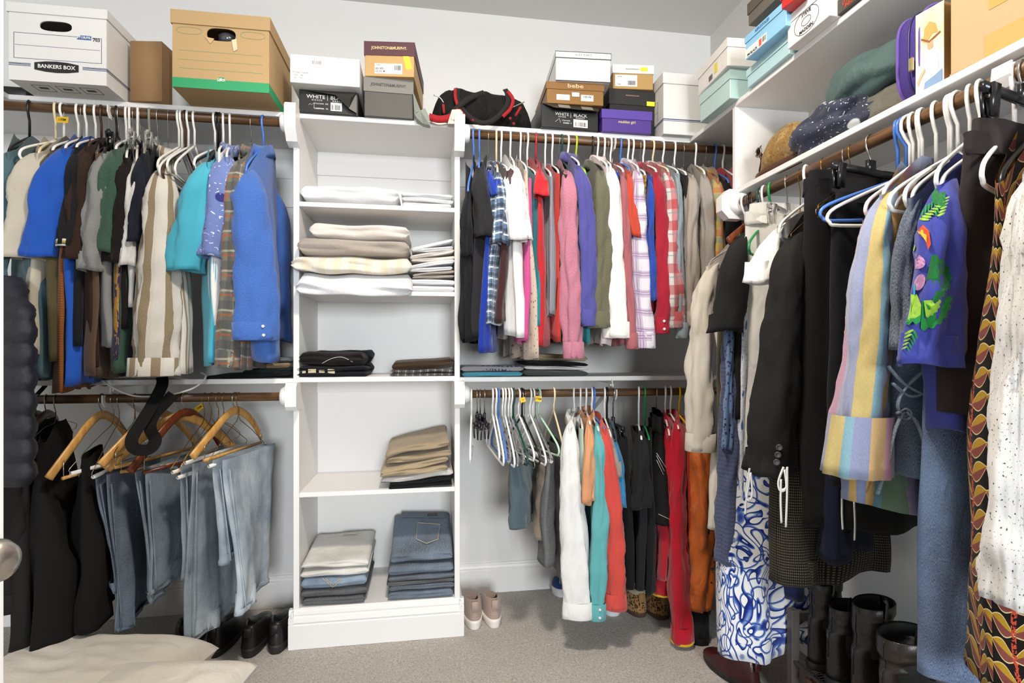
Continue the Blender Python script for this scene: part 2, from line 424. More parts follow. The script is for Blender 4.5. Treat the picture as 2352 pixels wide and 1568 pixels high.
# wall shelves
top = thing('wall_shelf', 'long white upper shelf running around the closet above the hanging rods', 'shelf', (0, 0, 0))
local(top, 'shelf_board', rbx(XL, YF, ZT-.019, XR, YB, ZT, .0015), WHITE)
local(top, 'side_board', rbx(XRF, .25, ZT-.019, XR, YF, ZT, .0015), WHITE)
local(top, 'side_board', rbx(XL, .9, ZT-.019, XLF, YF, ZT, .0015), WHITE)
local(top, 'cleat', bx(XL, YB-.018, ZT-.155, TX0, YB, ZT-.019), WHITE)
local(top, 'cleat', bx(TX1, YB-.018, ZT-.155, XR, YB, ZT-.019), WHITE)
local(top, 'cleat', bx(XL, YB-.012, ZT-.285, TX0, YB, ZT-.155), WHITE)
local(top, 'cleat', bx(TX1, YB-.012, ZT-.285, XR, YB, ZT-.155), WHITE)
ml = thing('wall_shelf', 'white middle shelf left of the tower between the two rods', 'shelf', (0, 0, 0))
local(ml, 'shelf_board', rbx(XL, YF+.002, ZM-.020, TX0, YB, ZM, .0015), WHITE)
local(ml, 'cleat', bx(XL, YB-.018, ZM-.09, TX0, YB, ZM-.02), WHITE)
mr = thing('wall_shelf', 'white middle shelf right of the tower above the empty hangers', 'shelf', (0, 0, 0))
local(mr, 'shelf_board', rbx(TX1, YF+.002, ZM-.020, XR, YB, ZM, .0015), WHITE)
local(mr, 'cleat', bx(TX1, YB-.018, ZM-.09, XR, YB, ZM-.02), WHITE)
# right-hand shelf unit
YP, Z2 = 1.905, 1.806
ru = thing('wall_shelf', 'white right-hand shelf under the top shelf with an upright end panel', 'shelf', (0, 0, 0))
local(ru, 'shelf_board', rbx(XRF, .25, Z2-.019, XR, YP+.019, Z2, .0015), WHITE)
local(ru, 'end_panel', rbx(XRF, YP, Z2, XR, YP+.019, ZT-.019, .0015), WHITE)
local(ru, 'cleat', bx(XR-.018, .25, Z2-.12, XR, YP, Z2-.019), WHITE)
local(ru, 'support_board', rbx(XRF+.02, YP+.001, Z2-.115, XR, YP+.019, Z2-.019, .0015), WHITE)
# rods
rodm = wood('#6d4c2c', '#2f1c0d', 14, .4, 0)
rody = wood('#7d5a36', '#3f2812', 14, .4, 1)
RY, ZU, ZL = 2.236, 2.083, 1.008
RX, ZR = 1.166, 1.742
RR = .0165
def oct_block(x0, x1, yc, zc, hy=.046, hz=.056, ch=.016):
    pts = [(yc-hy, zc-hz+ch), (yc-hy+ch, zc-hz), (yc+hy-ch, zc-hz), (yc+hy, zc-hz+ch), (yc+hy, zc+hz-ch), (yc+hy-ch, zc+hz), (yc-hy+ch, zc+hz), (yc-hy, zc+hz-ch)]
    return prism(pts, 'x', x0, x1)
def corbel(x0, x1, zc, top):
    y = RY-.046
    pts = [(y+.012, top), (y, top-.012), (y, zc-.022), (y+.004, zc-.034), (y+.014, zc-.048), (y+.034, zc-.075), (YF+.002, zc-.085), (YF+.002, top)]
    return prism(pts, 'x', x0, x1)
def rod(label, x0, x1, z, side, corb, hookx):
    t = thing('closet_rod', label, 'closet rod', (0, 0, 0))
    local(t, 'pole', lathe([(RR, x0), (RR, x1)], 20, 'x', (0, RY, z)), rodm, True)
    s = side; X = x1 if s > 0 else x0             # end that meets the tower
    b0, b1 = (X-.004, X+.038) if s > 0 else (X-.038, X+.004)
    if corb: local(t, 'end_block', corbel(b0, b1, z, ZT+.012), WHITE)
    else: local(t, 'end_block', oct_block(b0, b1, RY+.008, z, .042, .054), WHITE)
    f = b0 if s > 0 else b1
    prof = [(.0, 0), (.0385, 0), (.0385, .008), (.034, .018), (.030, .022), (.02, .022)]
    local(t, 'socket', lathe([(r, f-s*h) for r, h in prof], 24, 'x', (0, RY, z)), WHITE, True)
    k = thing('rod_hook', '', 'rod bracket', (0, 0, 0)) if False else None
    for hx in hookx:
        p = Vector((PY(hx, 500, RY).x, RY, z))
        cup = sweep([(p.x, RY+.024*math.cos(a), z+.024*math.sin(a)) for a in [math.radians(v) for v in range(40, -181-40, -20)]], [(-.011, -.002), (.011, -.002), (.011, .002), (-.011, .002)], up=(1, 0, 0)) if False else None
        strap = sweep([(p.x, RY-.021, z+.014), (p.x, RY-.022, z-.008), (p.x, RY-.012, z-.021), (p.x, RY+.004, z-.0225), (p.x, RY+.022, z-.006), (p.x, RY+.03, z+.034 if corb else z+.046), (p.x, YB-.02, z+.034 if corb else z+.046)],
                      [(-.011, -.0018), (.011, -.0018), (.011, .0018), (-.011, .0018)])
        local(t, 'support_hook', strap, plain('#eceae6', .35))
        brace = sweep([(p.x, RY+.03, z+.03), (p.x, YB-.02, z-.15)], [(-.008, -.004), (.008, -.004), (.008, .004), (-.008, .004)])
        local(t, 'brace', brace, plain('#e3e1dd', .4))
    return t
rod('dark wooden closet rod under the upper shelf left of the tower', XL, TX0-.012, ZU, 1, True, [258])
rod('dark wooden closet rod under the upper shelf right of the tower', TX1+.012, XR, ZU, -1, True, [1409])
rod('dark wooden closet rod under the middle shelf left of the tower', XL, TX0-.012, ZL, 1, False, [246])
rod('dark wooden closet rod under the middle shelf right of the tower', TX1+.012, XR, ZL, -1, False, [1411])
t = thing('closet_rod', 'brown wooden closet rod under the right-hand shelf holding the nearest clothes', 'closet rod', (0, 0, 0))
local(t, 'pole', lathe([(RR, .3), (RR, YP)], 20, 'y', (RX, 0, ZR)), rody, True)
def rot_block():
    v, f = oct_block(0, .04, 0, 0, .058, .056, .03)
    return [(RX-.012+p[1], YP-.0-.02+p[0], ZR+p[2]) for p in v], f
local(t, 'end_block', rot_block(), WHITE)
local(t, 'socket', lathe([(.0, YP-.02), (.04, YP-.02), (.04, YP-.03), (.036, YP-.042), (.028, YP-.046), (.02, YP-.046)], 24, 'y', (RX, 0, ZR)), WHITE, True)
p = PX(2322, 190, RX); hy = p.y
local(t, 'support_hook', sweep([(RX-.021, hy, ZR+.022), (RX-.024, hy, ZR-.004), (RX-.012, hy, ZR-.022), (RX+.006, hy, ZR-.022), (RX+.024, hy, ZR), (RX+.03, hy, ZR+.04), (XR-.02, hy, ZR+.04)],
      [(-.019, -.002), (.019, -.002), (.019, .002), (-.019, .002)]), plain('#f3f2ef', .35))
# ================================================================ hangers and clothes
def sm(t): t = max(0., min(1., t)); return t*t*(3-2*t)
def lerp(a, b, t): return a+(b-a)*t
def unit(v): return Vector((v[0], v[1])).normalized()
HM = {'white': plain('#efede8', .3, .5), 'cream': plain('#e6d6b0', .3, .5), 'black': plain('#17171a', .28, .5), 'blue': plain('#4a78c8', .3, .5),
      'red': plain('#b02a38', .3, .5), 'green': plain('#1f8a4a', .3, .5), 'dark green': plain('#14413c', .35, .5), 'lime': plain('#b8c830', .3, .5),
      'yellow': plain('#e0b818', .3, .5), 'brown': plain('#4a2c1c', .3, .5), 'mint': plain('#b9d8bd', .3, .5), 'grey': plain('#8d8d84', .35, .5)}
WIRE = plain('#b8b4aa', .25, .5, metal=1.0); BRASS = plain('#a8813c', .28, .5, metal=1.0)
OAK = wood('#d9a860', '#b9823c', 10, .3, 2); MAHO = wood('#7a3a1c', '#4a1f0e', 10, .25, 2); DARKW = wood('#3a2015', '#1f100a', 10, .3, 2)
TUBEM = plain('#eceae6', .5, .4)
def hook_path(rho, drop, e, c):
    pts = [(rho*math.cos(a), rho*math.sin(a)) for a in [math.radians(v) for v in range(200, -1, -25)]]
    pts += [(rho*.98, -rho*.7), (rho*.55, -rho*1.6), (.0, -rho*2.4)]
    if drop > rho*2.6: pts.append((0, -drop))
    return [Vector((c[0]+e.x*u, c[1]+e.y*u, c[2]+v)) for u, v in pts]
def hanger(kind, R, zr, e, zn, label, span=.195, slope=.075, tilt=0.0, group=None, bar=True):
    """R: rod point, e: unit direction to the front end, zn: height of the neck"""
    style, col = kind.split(':'); e = Vector((e[0], e[1], 0)); k = Vector((-e.y, e.x, 0))
    t = thing({'p': 'plastic_hanger', 'w': 'wire_hanger', 'wt': 'wire_hanger', 'o': 'wooden_hanger', 'c': 'clip_hanger', 'cc': 'clip_hanger', 'x': 'plastic_hanger'}[style], label, 'hanger', (R[0], R[1], zn-slope-.03), 0, group)
    r = {'p': .0042, 'w': .0014, 'wt': .0014, 'o': .0019, 'c': .0026, 'cc': .0022, 'x': .0042}[style]
    m = HM.get(col) or {'steel': WIRE, 'brass': BRASS, 'oak': OAK, 'mahogany': MAHO, 'dark': DARKW, 'clear': clear()}[col]
    hm = m if style in ('p', 'w', 'wt') else WIRE
    if style == 'x': hm = HM['white'] if col == 'clear' else m
    c = Vector((R[0], R[1], zr))
    hp = hook_path(RR+r+.0006, zr-zn, e, c)
    hko = part('hook', tube(hp, r, 8 if r > .003 else 6), hm, t)
    def q(u, z, v=0.0): return Vector((R[0], R[1], zn))+e*u+k*v+Vector((0, 0, z+u*tilt))
    s, d = span, slope
    if style in ('p', 'x'):
        loop = [q(0, 0), q(s*.5, -d*.45), q(s*.9, -d*.85), q(s, -d-.008), q(s*.97, -d-.022), q(s*.85, -d-.03), q(0, -d-.03), q(-s*.85, -d-.03), q(-s*.97, -d-.022), q(-s, -d-.008), q(-s*.9, -d*.85), q(-s*.5, -d*.45), q(0, 0)]
        part('arms', tube(catmull(loop, 3), r, 8), m, t)
        if style == 'x': part('shoulder_plate', join(*[shift(prism([(0, 0), (0, 0), (0, 0)], 'x', 0, 0), (0, 0, 0)) for _ in range(0)]) if False else tube([q(s*.25, -d*.5), q(s*.5, -d-.02), q(s*.9, -d-.02)], .003, 6), m, t)
    elif style in ('w', 'wt'):
        loop = [q(0, 0), q(.012, -.02), q(s*.5, -d*.5), q(s, -d), q(s+.004, -d-.006), q(s*.97, -d-.018)]
        part('arms', join(tube(loop, r, 6), tube([q(-(p-Vector((R[0], R[1], zn))).dot(e), p.z-zn-((p-Vector((R[0], R[1], zn))).dot(e))*tilt) for p in loop], r, 6)), hm, t)
        if style == 'wt': part('paper_tube', sweep([q(s*.97, -d-.018), q(-s*.97, -d-.018)], circ(.0068, 10)), TUBEM, t)
        else: part('bar', tube([q(s*.97, -d-.018), q(-s*.97, -d-.018)], r, 6), hm, t)
        part('twist', tube([q(.0025*math.cos(a*1.2), .006*a/6.28-.002, .0025*math.sin(a*1.2)) for a in range(0, 26, 2)], r*.9, 5), hm, hko)
    elif style == 'o':
        pr = [(.0075*math.cos(a), .016*math.sin(a)) for a in [2*math.pi*i/12 for i in range(12)]]
        pts = [(-1.12, -1.25, .02), (-1.0, -1.05, .014), (-.7, -.62, .004), (-.35, -.2, 0), (0, 0, 0), (.35, -.2, 0), (.7, -.62, .004), (1.0, -1.05, .014), (1.12, -1.25, .02)]
        path = catmull([q(s*a, d*b, -cc) for a, b, cc in pts], 3); P = sweep(path, pr, up=(0, 0, 1))
        part('arms', P, m, t)
        if bar:
            br = part('bar', tube([q(s*.95, -d-.045), q(-s*.95, -d-.045)], .006, 10), m, t)
            part('bar_pin', join(tube([q(s*.93, -d*.9), q(s*.93, -d-.05)], .0016, 6), tube([q(-s*.93, -d*.9), q(-s*.93, -d-.05)], .0016, 6)), WIRE, br)
    elif style in ('c', 'cc'):
        w, z = .009, -.028
        part('bar', sweep([q(-.15, z), q(.15, z)], [(-.004, -.009), (.004, -.009), (.006, 0), (.004, .009), (-.004, .009), (-.006, 0)], up=(0, 0, 1)), m, t)
        part('neck_block', sweep([q(0, .004), q(0, -.03)], [(-.014, -.005), (.014, -.005), (.014, .005), (-.014, .005)], up=tuple(k)), m, t)
        for sg in (-1, 1):
            cl = part('clip', join(sweep([q(sg*.125, z+.006, .010), q(sg*.125, z-.055, .006)], [(-.013, -.0025), (.013, -.0025), (.013, .0025), (-.013, .0025)], up=tuple(k)),
                                   sweep([q(sg*.125, z+.006, -.010), q(sg*.125, z-.055, -.006)], [(-.013, -.0025), (.013, -.0025), (.013, .0025), (-.013, .0025)], up=tuple(k))), m, t)
            part('spring', sweep([q(sg*.125, z-.012, -.009), q(sg*.125, z-.012, .009)], [(-.004, -.006), (.004, -.006), (.004, .006), (-.004, .006)], up=(0, 0, 1)), WIRE, cl)
    return t
def bodymesh(R, eS, eB, zn, Ls, zs, Lb, zb, h0=.014, h1=.028, amp=.012, seed=0, back=1.0, neck=.25, rows=22, n=40, hem=.008, k=2.2, slant=0.0, topflat=False):
    rnd = random.Random(seed); ph = [rnd.uniform(0, 6.28) for _ in range(6)]; rings = []
    aS, aB = math.atan2(eS[1], eS[0]), math.atan2(eB[1], eB[0]); da = (aB-aS+math.pi) % (2*math.pi)-math.pi
    def ring(t, inner=1.0, dz=0.0):
        tt = sm(min(1, t*1.25)); a = aS+da*tt; e = Vector((math.cos(a), math.sin(a))); kk = Vector((-e.y, e.x)); L = lerp(Ls, Lb, tt); out = []
        h = lerp(h0, h1, sm(t*1.6)); nb = .016*max(0, 1-t*3.5)**2*(not topflat)
        for i in range(n):
            th = 2*math.pi*i/n; c, s = math.cos(th), math.sin(th)
            c2 = math.copysign(abs(c)**.75, c); u = L*c2*(1 if c > 0 else back)*inner
            au = abs(c2)
            zt = zs+.006 if topflat else (zn-.004 if au < neck else lerp(zn-.004, zs, sm((au-neck)/(1-neck))*.35+.65*(au-neck)/(1-neck)))
            f = amp*(t**.8)*(math.sin(k*6.28*u/.4+ph[0]+t*.8)+.55*math.sin(k*2.3*6.28*u/.4+ph[1]-t*1.3)+.35*math.sin(5*t+ph[2]))
            v = (h+nb*math.exp(-(u/.075)**2))*inner*math.copysign(abs(s)**.85, s)*(1+.25*math.sin(3*th+ph[3]+t*2)+.35*noise.noise((c*2.2+seed, s*2.2, t*5)))+f+.01*t*noise.noise((u*9, t*4, seed))
            zh = zb+hem*math.sin(k*6.28*u/.4+ph[4])+slant*(1-c2)*.5
            out.append((R[0]+e.x*u+kk.x*v, R[1]+e.y*u+kk.y*v, lerp(zt, zh, t)+dz))
        return out
    for j in range(rows+1): rings.append(ring(j/rows))
    rings.append(ring(1, .93)); rings.append(ring(1, .88, .07))
    return loft(rings)
def sleevemesh(Sp, E, inward, w0, w1, thick, m, seed=0, amp=.1, rows=16, n=34, bend=(0, 0), hem=.004, cuff=0.0, puff=0.0):
    """Sp: shoulder point, E: centre of the sleeve hem, inward: horizontal unit vector to the garment middle, m: horizontal unit of the wide axis"""
    rnd = random.Random(seed+77); ph = [rnd.uniform(0, 6.28) for _ in range(6)]; rings = []; rows = max(14, int((Vector(E)-Vector(Sp)).length/.016))
    k = Vector((-m.y, m.x)); Sp = Vector(Sp); E = Vector(E); L_ = max(.05, (E-Sp).length); Sp = Sp+Vector((0, 0, .012))
    def ring(t, sc=1.0, dz=0.0):
        q_ = min(1, t*L_/.12); g = (1-(1-q_)**2)**.62; out = []
        c = Sp.lerp(E, t)
        c = c+Vector((inward.x, inward.y, 0))*(.07*(1-g))+Vector((bend[0], bend[1], 0))*math.sin(math.pi*t)
        w = lerp(w0, w1, t)*lerp(.12, 1, g)*(1+puff*math.sin(math.pi*min(1, t*1.05))); th = thick*lerp(.2, 1, g)
        if cuff and t > 1-cuff: w *= .9; th *= .9
        for i in range(n):
            a = 2*math.pi*i/n; r = 1+g*(amp*math.sin(3*a+ph[0]+2.2*t)*min(1, t*2)+.5*amp*math.sin(5*a+ph[1]-3*t)+2.4*amp*noise.noise((math.cos(a)*1.1+seed, math.sin(a)*1.1+t*L_*4, t*L_*7))+1.5*amp*(.4-abs(noise.noise((math.cos(a)*1.7+t*L_*5, math.sin(a)*1.7+seed, t*L_*13+a*.5))*2)))
            x, y = w*math.cos(a)*r*sc, th*math.sin(a)*r*sc
            z = c.z+dz+hem*math.sin(2*a+ph[2])*t+(1-g)*.016
            out.append((c.x+m.x*x+k.x*y, c.y+m.y*x+k.y*y, z))
        return out
    for j in range(rows+1): rings.append(ring(j/rows))
    rings.append(ring(1, .9)); rings.append(ring(1, .84, .06))
    return loft(rings, cap0=True)
def collarmesh(R, e, z, a=.058, b=.03, h=.016, stand=False):
    z -= .012
    k = Vector((-e.y, e.x)); rings = []
    lv = [(1.0, -.022), (.96, h), (1.0, h+.003)]+([] if stand else [(1.25, -.004), (1.36, -.03), (1.30, -.028), (1.0, h-.006)])
    for s, dz in lv:
        rings.append([(R[0]+e.x*a*s*math.cos(q)+k.x*b*s*math.sin(q), R[1]+e.y*a*s*math.cos(q)+k.y*b*s*math.sin(q), z+dz-.014*math.cos(q)-.006*math.sin(2*q+1)) for q in [2*math.pi*i/28 for i in range(28)]])
    return loft(rings)
GN = [0]
def garment(rodk, hook, ny, Spx, mat, label, name, cat, slv=None, hem=None, hk='p:white', hlab=None, Ls=.2, Lb=.19, h0=.014, h1=.028, amp=.012,
            collar=None, back=1.0, long=False, backslv=False, thick=.03, bend=0.0, trim=None, neck=.25, k=2.2, slant=0.0, puff=0.0, topflat=False, w0=None, buttons=0, extra=None, hang=True, slope=None, cuffmat=None, hangspan=None, edge=None, ruffle=0.0):
    GN[0] += 1; seed = GN[0]*13
    if rodk == 'R': p = PX(hook, 400, RX); R = Vector((RX, p.y)); zr = ZR
    else: p = PY(hook, 400, RY); R = Vector((p.x, RY)); zr = ZU if rodk == 'U' else ZL
    zn = CH+(HY-ny)/F*depth(R)
    Sp = reach(R, Spx[0], Ls); eS = unit(Sp-R); zs = zat(Sp, Spx[1])
    if hem: B = reach(R, hem[0], Lb); eB = unit(B-R); zb = zat(B, hem[1])
    else: eB = eS; zb = zn-.7
    t = thing(name, label, cat, (R.x, R.y, zb))
    b = part('body', bodymesh(R, eS, eB, zn, Ls, zs, Lb, zb, h0, h1, amp, seed, back, neck, k=k, slant=slant, topflat=topflat), mat, t)
    S3 = Vector((Sp.x, Sp.y, zs)); inw = unit(R-Sp); d = depth(S3); bend = bend or random.Random(seed).uniform(-.008, .008)*(2 if long else 1)
    if slv:
        dE = d+(slv[3] if len(slv) > 3 else 0.0)
        E = PD(slv[0], slv[1], dE); vx, vy = ray(slv[0]); vd = unit((vx, vy)); m = Vector((vd.y, -vd.x))
        w1 = slv[2]/2/F*dE; w0_ = (w0 or slv[2]*.8)/2/F*dE
        S4 = S3+Vector((inw.x, inw.y, 0))*min(.05, w0_*.5)*0
        s = part('sleeve', sleevemesh(S4, E, inw, w0_, w1, thick, m, seed, (.17 if not long else .14)*(.6 if w1 > .05 else 1), 16, bend=(m.x*bend, m.y*bend), puff=puff), mat, t)
        if long or trim:
            cm = cuffmat or trim or mat; up = .062 if long else .022
            E2 = E+(S3-E).normalized()*up
            rr = []
            k2 = Vector((-m.y, m.x))
            for q, sc in ((E2, 1.0), (E2-Vector((0, 0, .001)), 1.05), (E, 1.06), (E-Vector((0, 0, .003)), 1.02), (E, .9)):
                rr.append([(q.x+m.x*w1*sc*math.cos(a)+k2.x*thick*sc*math.sin(a), q.y+m.y*w1*sc*math.cos(a)+k2.y*thick*sc*math.sin(a), q.z) for a in [2*math.pi*i/22 for i in range(22)]])
            cf = part('cuff', loft(rr), cm, s)
            for bi in range(buttons):
                a = math.radians(-78+6*bi); q = E2.lerp(E, .25+.5*bi/max(1, buttons-1))
                c = Vector((q.x+m.x*w1*.35, q.y+m.y*w1*.35, q.z))-Vector((vd.x, vd.y, 0))*thick*1.06
                part('button', xform(lathe([(0, 0), (.0055, 0), (.0055, .002), (0, .003)], 12), Matrix.Translation(c) @ Vector((-vd.x, -vd.y, 0)).to_track_quat('Z', 'Y').to_matrix().to_4x4()), plain('#d9d6cf', .3), cf)
        if edge or ruffle:
            k2 = Vector((-m.y, m.x)); ring_ = lambda q, sc, wv: [(q.x+m.x*w1*sc*(1+wv*math.sin(9*a))*math.cos(a)+k2.x*thick*sc*(1+wv*math.sin(9*a))*math.sin(a), q.y+m.y*w1*sc*(1+wv*math.sin(9*a))*math.cos(a)+k2.y*thick*sc*(1+wv*math.sin(9*a))*math.sin(a), q.z) for a in [2*math.pi*i/72 for i in range(72)]]
            if edge: part('piping', tube(ring_(E, 1.06, 0), .005, 6, True), edge, s)
            if ruffle:
                E3 = E+(S3-E).normalized()*ruffle
                part('ruffle', loft([ring_(E3.lerp(E, q), 1.14+.12*q, .05*q) for q in (0, .2, .4, .6, .8, 1)]+[ring_(E, 1.1, .07)]), cuffmat or mat, s)
        if backslv:
            bx_ = R-eS*Ls*back; S5 = Vector((bx_.x, bx_.y, zs)); E5 = S5+Vector((-eS.x*.03, -eS.y*.03, E.z-S3.z))
            part('sleeve', sleevemesh(S5, E5, Vector((eS.x, eS.y)), w0_, w1, thick, Vector((eS.x, eS.y)), seed+5, .08, 20), mat, t)
    if collar:
        part('collar', collarmesh(R, Vector((eS.x, eS.y)), zn+.002, stand=(collar == 'stand')), trim or mat, t)
    if extra: extra(t, R, eS, zn, S3, zb)
    if hang:
        hanger(hk, R, zr, eS, zn+.004 if hk[0] not in 'c' else zn+.03, hlab or 'hanger', span=hangspan or min(.19, Ls*.93), slope=slope or max(.02, (zn-zs)*.9+.004))
    return t
# ---------------------------------------------------------------- upper rod, left of the tower
def HL(c, what): return c+' hanger under '+what
C = cloth
linen = C('#e9e2d4', kind='stripe_u', p={'period': .06, 'bands': [('#efeae0', .5), ('#a8926c', .36), ('#e9e3d8', .14)]})
plaidg = C('#8b8778', kind='plaid', p={'period': .07, 'bars': [('#5c5f60', 0, .42, .6), ('#cfc7b2', .45, .55, .7), ('#c4683a', .68, .78, .7)]})
hawb = C('#7f92cf', kind='print', p={'blobs': [('#3c3f8c', 14, .22), ('#e4e2ea', 22, .2), ('#4d5ba8', 30, .16)]})
hawg = C('#3a3a5c', kind='print', p={'sy': .8, 'blobs': [('#c58f3a', 9, .42), ('#d9b36a', 16, .25), ('#a8482c', 26, .2), ('#2a4a3c', 22, .2)]})
orangeg = C('#c8742c', kind='plaid', p={'period': .009, 'bars': [('#6b3a1a', 0, .35, .6)]})
chamb = C('#4472cc', kind='heather', col2='#5a86d8', wrinkle=.6)
GU = [
 (68, 318, (18, 348), C('#5d7d86'), 'teal sweatshirt at the far left of the upper left rod', 'sweatshirt', dict(slv=(-30, 720, 60), hem=(95, 872), hk='p:black', h1=.04, Lb=.22)),
 (128, 322, (86, 352), C('#e2d9c6'), 'cream short-sleeved tee left of the olive tee on the upper left rod', 't-shirt', dict(slv=(48, 596, 96), hem=(78, 815), hk='p:cream', h1=.03)),
 (180, 322, (116, 345), C('#625a3e'), 'olive green tee next to the royal blue tee on the upper left rod', 't-shirt', dict(slv=(104, 560, 48, .07), hem=(110, 828), hk='p:white')),
 (188, 330, (150, 362), orangeg, 'orange gingham shirt whose hem hangs below the royal blue tee', 'shirt', dict(hem=(126, 900), hk='w:steel', h1=.02)),
 (199, 318, (146, 340), C('#2c64d0'), 'royal blue tee with wide short sleeve on the upper left rod', 't-shirt', dict(slv=(98, 592, 78), hem=(160, 886), hk='p:white', h1=.034)),
 (220, 322, (172, 338), C('#222327'), 'black polo with green and yellow striped sleeve trim', 'polo shirt', dict(slv=(150, 566, 34), hem=(178, 800), hk='p:white', trim=C('#d9c23c', kind='stripe_v', p={'period': .02, 'bands': [('#e8e4da', .35), ('#d8b430', .35), ('#2c7a4c', .3)]}))),
 (233, 322, (202, 335), C('#3d2c23'), 'dark brown tee beside the grey heather tee on the upper left rod', 't-shirt', dict(slv=(172, 596, 48), hem=(200, 840), hk='p:brown')),
 (250, 330, (222, 352), C('#6f5645'), 'mid brown shirt with a small black hem tag under the grey heather tee', 'shirt', dict(hem=(212, 868), hk='w:steel', h1=.022)),
 (268, 328, (238, 352), C('#a9a9a8', kind='heather'), 'grey heather tee left of the dark green tee on the upper left rod', 't-shirt', dict(slv=(214, 622, 56), hem=(236, 800), hk='p:black')),
 (290, 325, (264, 342), C('#3c5c4a', kind='heather', col2='#57796a'), 'dark green heather tee on the upper left rod', 't-shirt', dict(slv=(236, 582, 46), hem=(275, 852), hk='p:white', h1=.034)),
 (297, 335, (290, 362), C('#241f1e'), 'black tee between the dark green and the white tee', 't-shirt', dict(slv=(268, 604, 52), hem=(285, 760), hk='p:white')),
 (306, 338, (280, 385), hawg, 'gold and navy tropical print shirt between the dark tees', 'shirt', dict(hem=(272, 830), hk='w:steel', h1=.024)),
 (316, 332, (314, 368), C('#ecebe8'), 'white tee with a crumpled sleeve left of the navy tee', 't-shirt', dict(slv=(292, 612, 34), hem=(300, 700), hk='p:white')),
 (343, 330, (330, 352), C('#262a38'), 'navy tee with a straight short sleeve on the upper left rod', 't-shirt', dict(slv=(311, 556, 40), hem=(318, 720), hk='x:grey')),
 (386, 345, (372, 392), linen, 'white linen shirt with wide beige stripes and a hanging long sleeve', 'shirt', dict(slv=(352, 862, 96), hem=(425, 855), hk='w:steel', long=True, collar='fold', h1=.04, thick=.035, w0=70)),
 (505, 342, (478, 372), C('#58c6e0'), 'turquoise short-sleeved shirt on the upper left rod', 'shirt', dict(slv=(426, 622, 80), hem=(486, 838), hk='p:black', h1=.03)),
 (513, 335, (502, 350), C('#efeeec'), 'white tee between the turquoise and the palm print shirts', 't-shirt', dict(hem=(482, 752), hk='p:white')),
 (528, 338, (520, 360), hawb, 'periwinkle shirt printed with palms and birds on the upper left rod', 'shirt', dict(slv=(492, 590, 78), hem=(508, 842), hk='p:white', collar='fold')),
 (577, 342, (548, 366), plaidg, 'grey and orange plaid shirt beside the blue chambray shirt', 'shirt', dict(slv=(522, 842, 50), hem=(545, 846), hk='w:steel', collar='fold', long=True, w0=36)),
 (605, 340, (562, 392), chamb, 'bright blue chambray shirt nearest the tower on the upper left rod', 'shirt', dict(slv=(588, 780, 92), hem=(602, 828), hk='p:blue', collar='fold', long=True, h1=.045, backslv=True, thick=.04, bend=.012, buttons=2, amp=.014)),
]
HC = {'p:white': 'white plastic', 'p:black': 'black plastic', 'p:blue': 'blue plastic', 'p:cream': 'cream plastic', 'p:brown': 'brown plastic', 'w:steel': 'thin steel wire', 'x:grey': 'grey padded',
      'p:red': 'red plastic', 'p:dark green': 'dark green plastic', 'p:green': 'green plastic', 'p:lime': 'lime green plastic', 'p:yellow': 'yellow plastic', 'c:black': 'black clip', 'cc:clear': 'clear clip', 'x:clear': 'clear plastic', 'wt:brass': 'brass wire', 'p:mint': 'mint green plastic', 'w:brass': 'brass wire', 'x:black': 'black curved', 'o:mahogany': 'brown wooden', 'wt:steel': 'steel wire'}
def short(l):
    w = l.split()
    for st in ('at', 'on', 'next', 'left', 'right', 'beside', 'between', 'whose', 'with', 'under', 'nearest', 'behind', 'hanging', 'in', 'below', 'above', 'among', 'showing', 'and'):
        if st in w and w.index(st) > 2: w = w[:w.index(st)]
    return ' '.join(w)
def row(rodk, tab):
    for hook, ny, Sp, mat, lab, cat, o in tab:
        o.setdefault('hk', 'p:white')
        o['hlab'] = o.pop('hl', None) or (HC[o['hk']]+' hanger holding the '+short(lab))
        garment(rodk, hook, ny, Sp, mat, lab, cat.replace(' ', '_').replace('-', '_'), cat, **o)
row('U', GU)
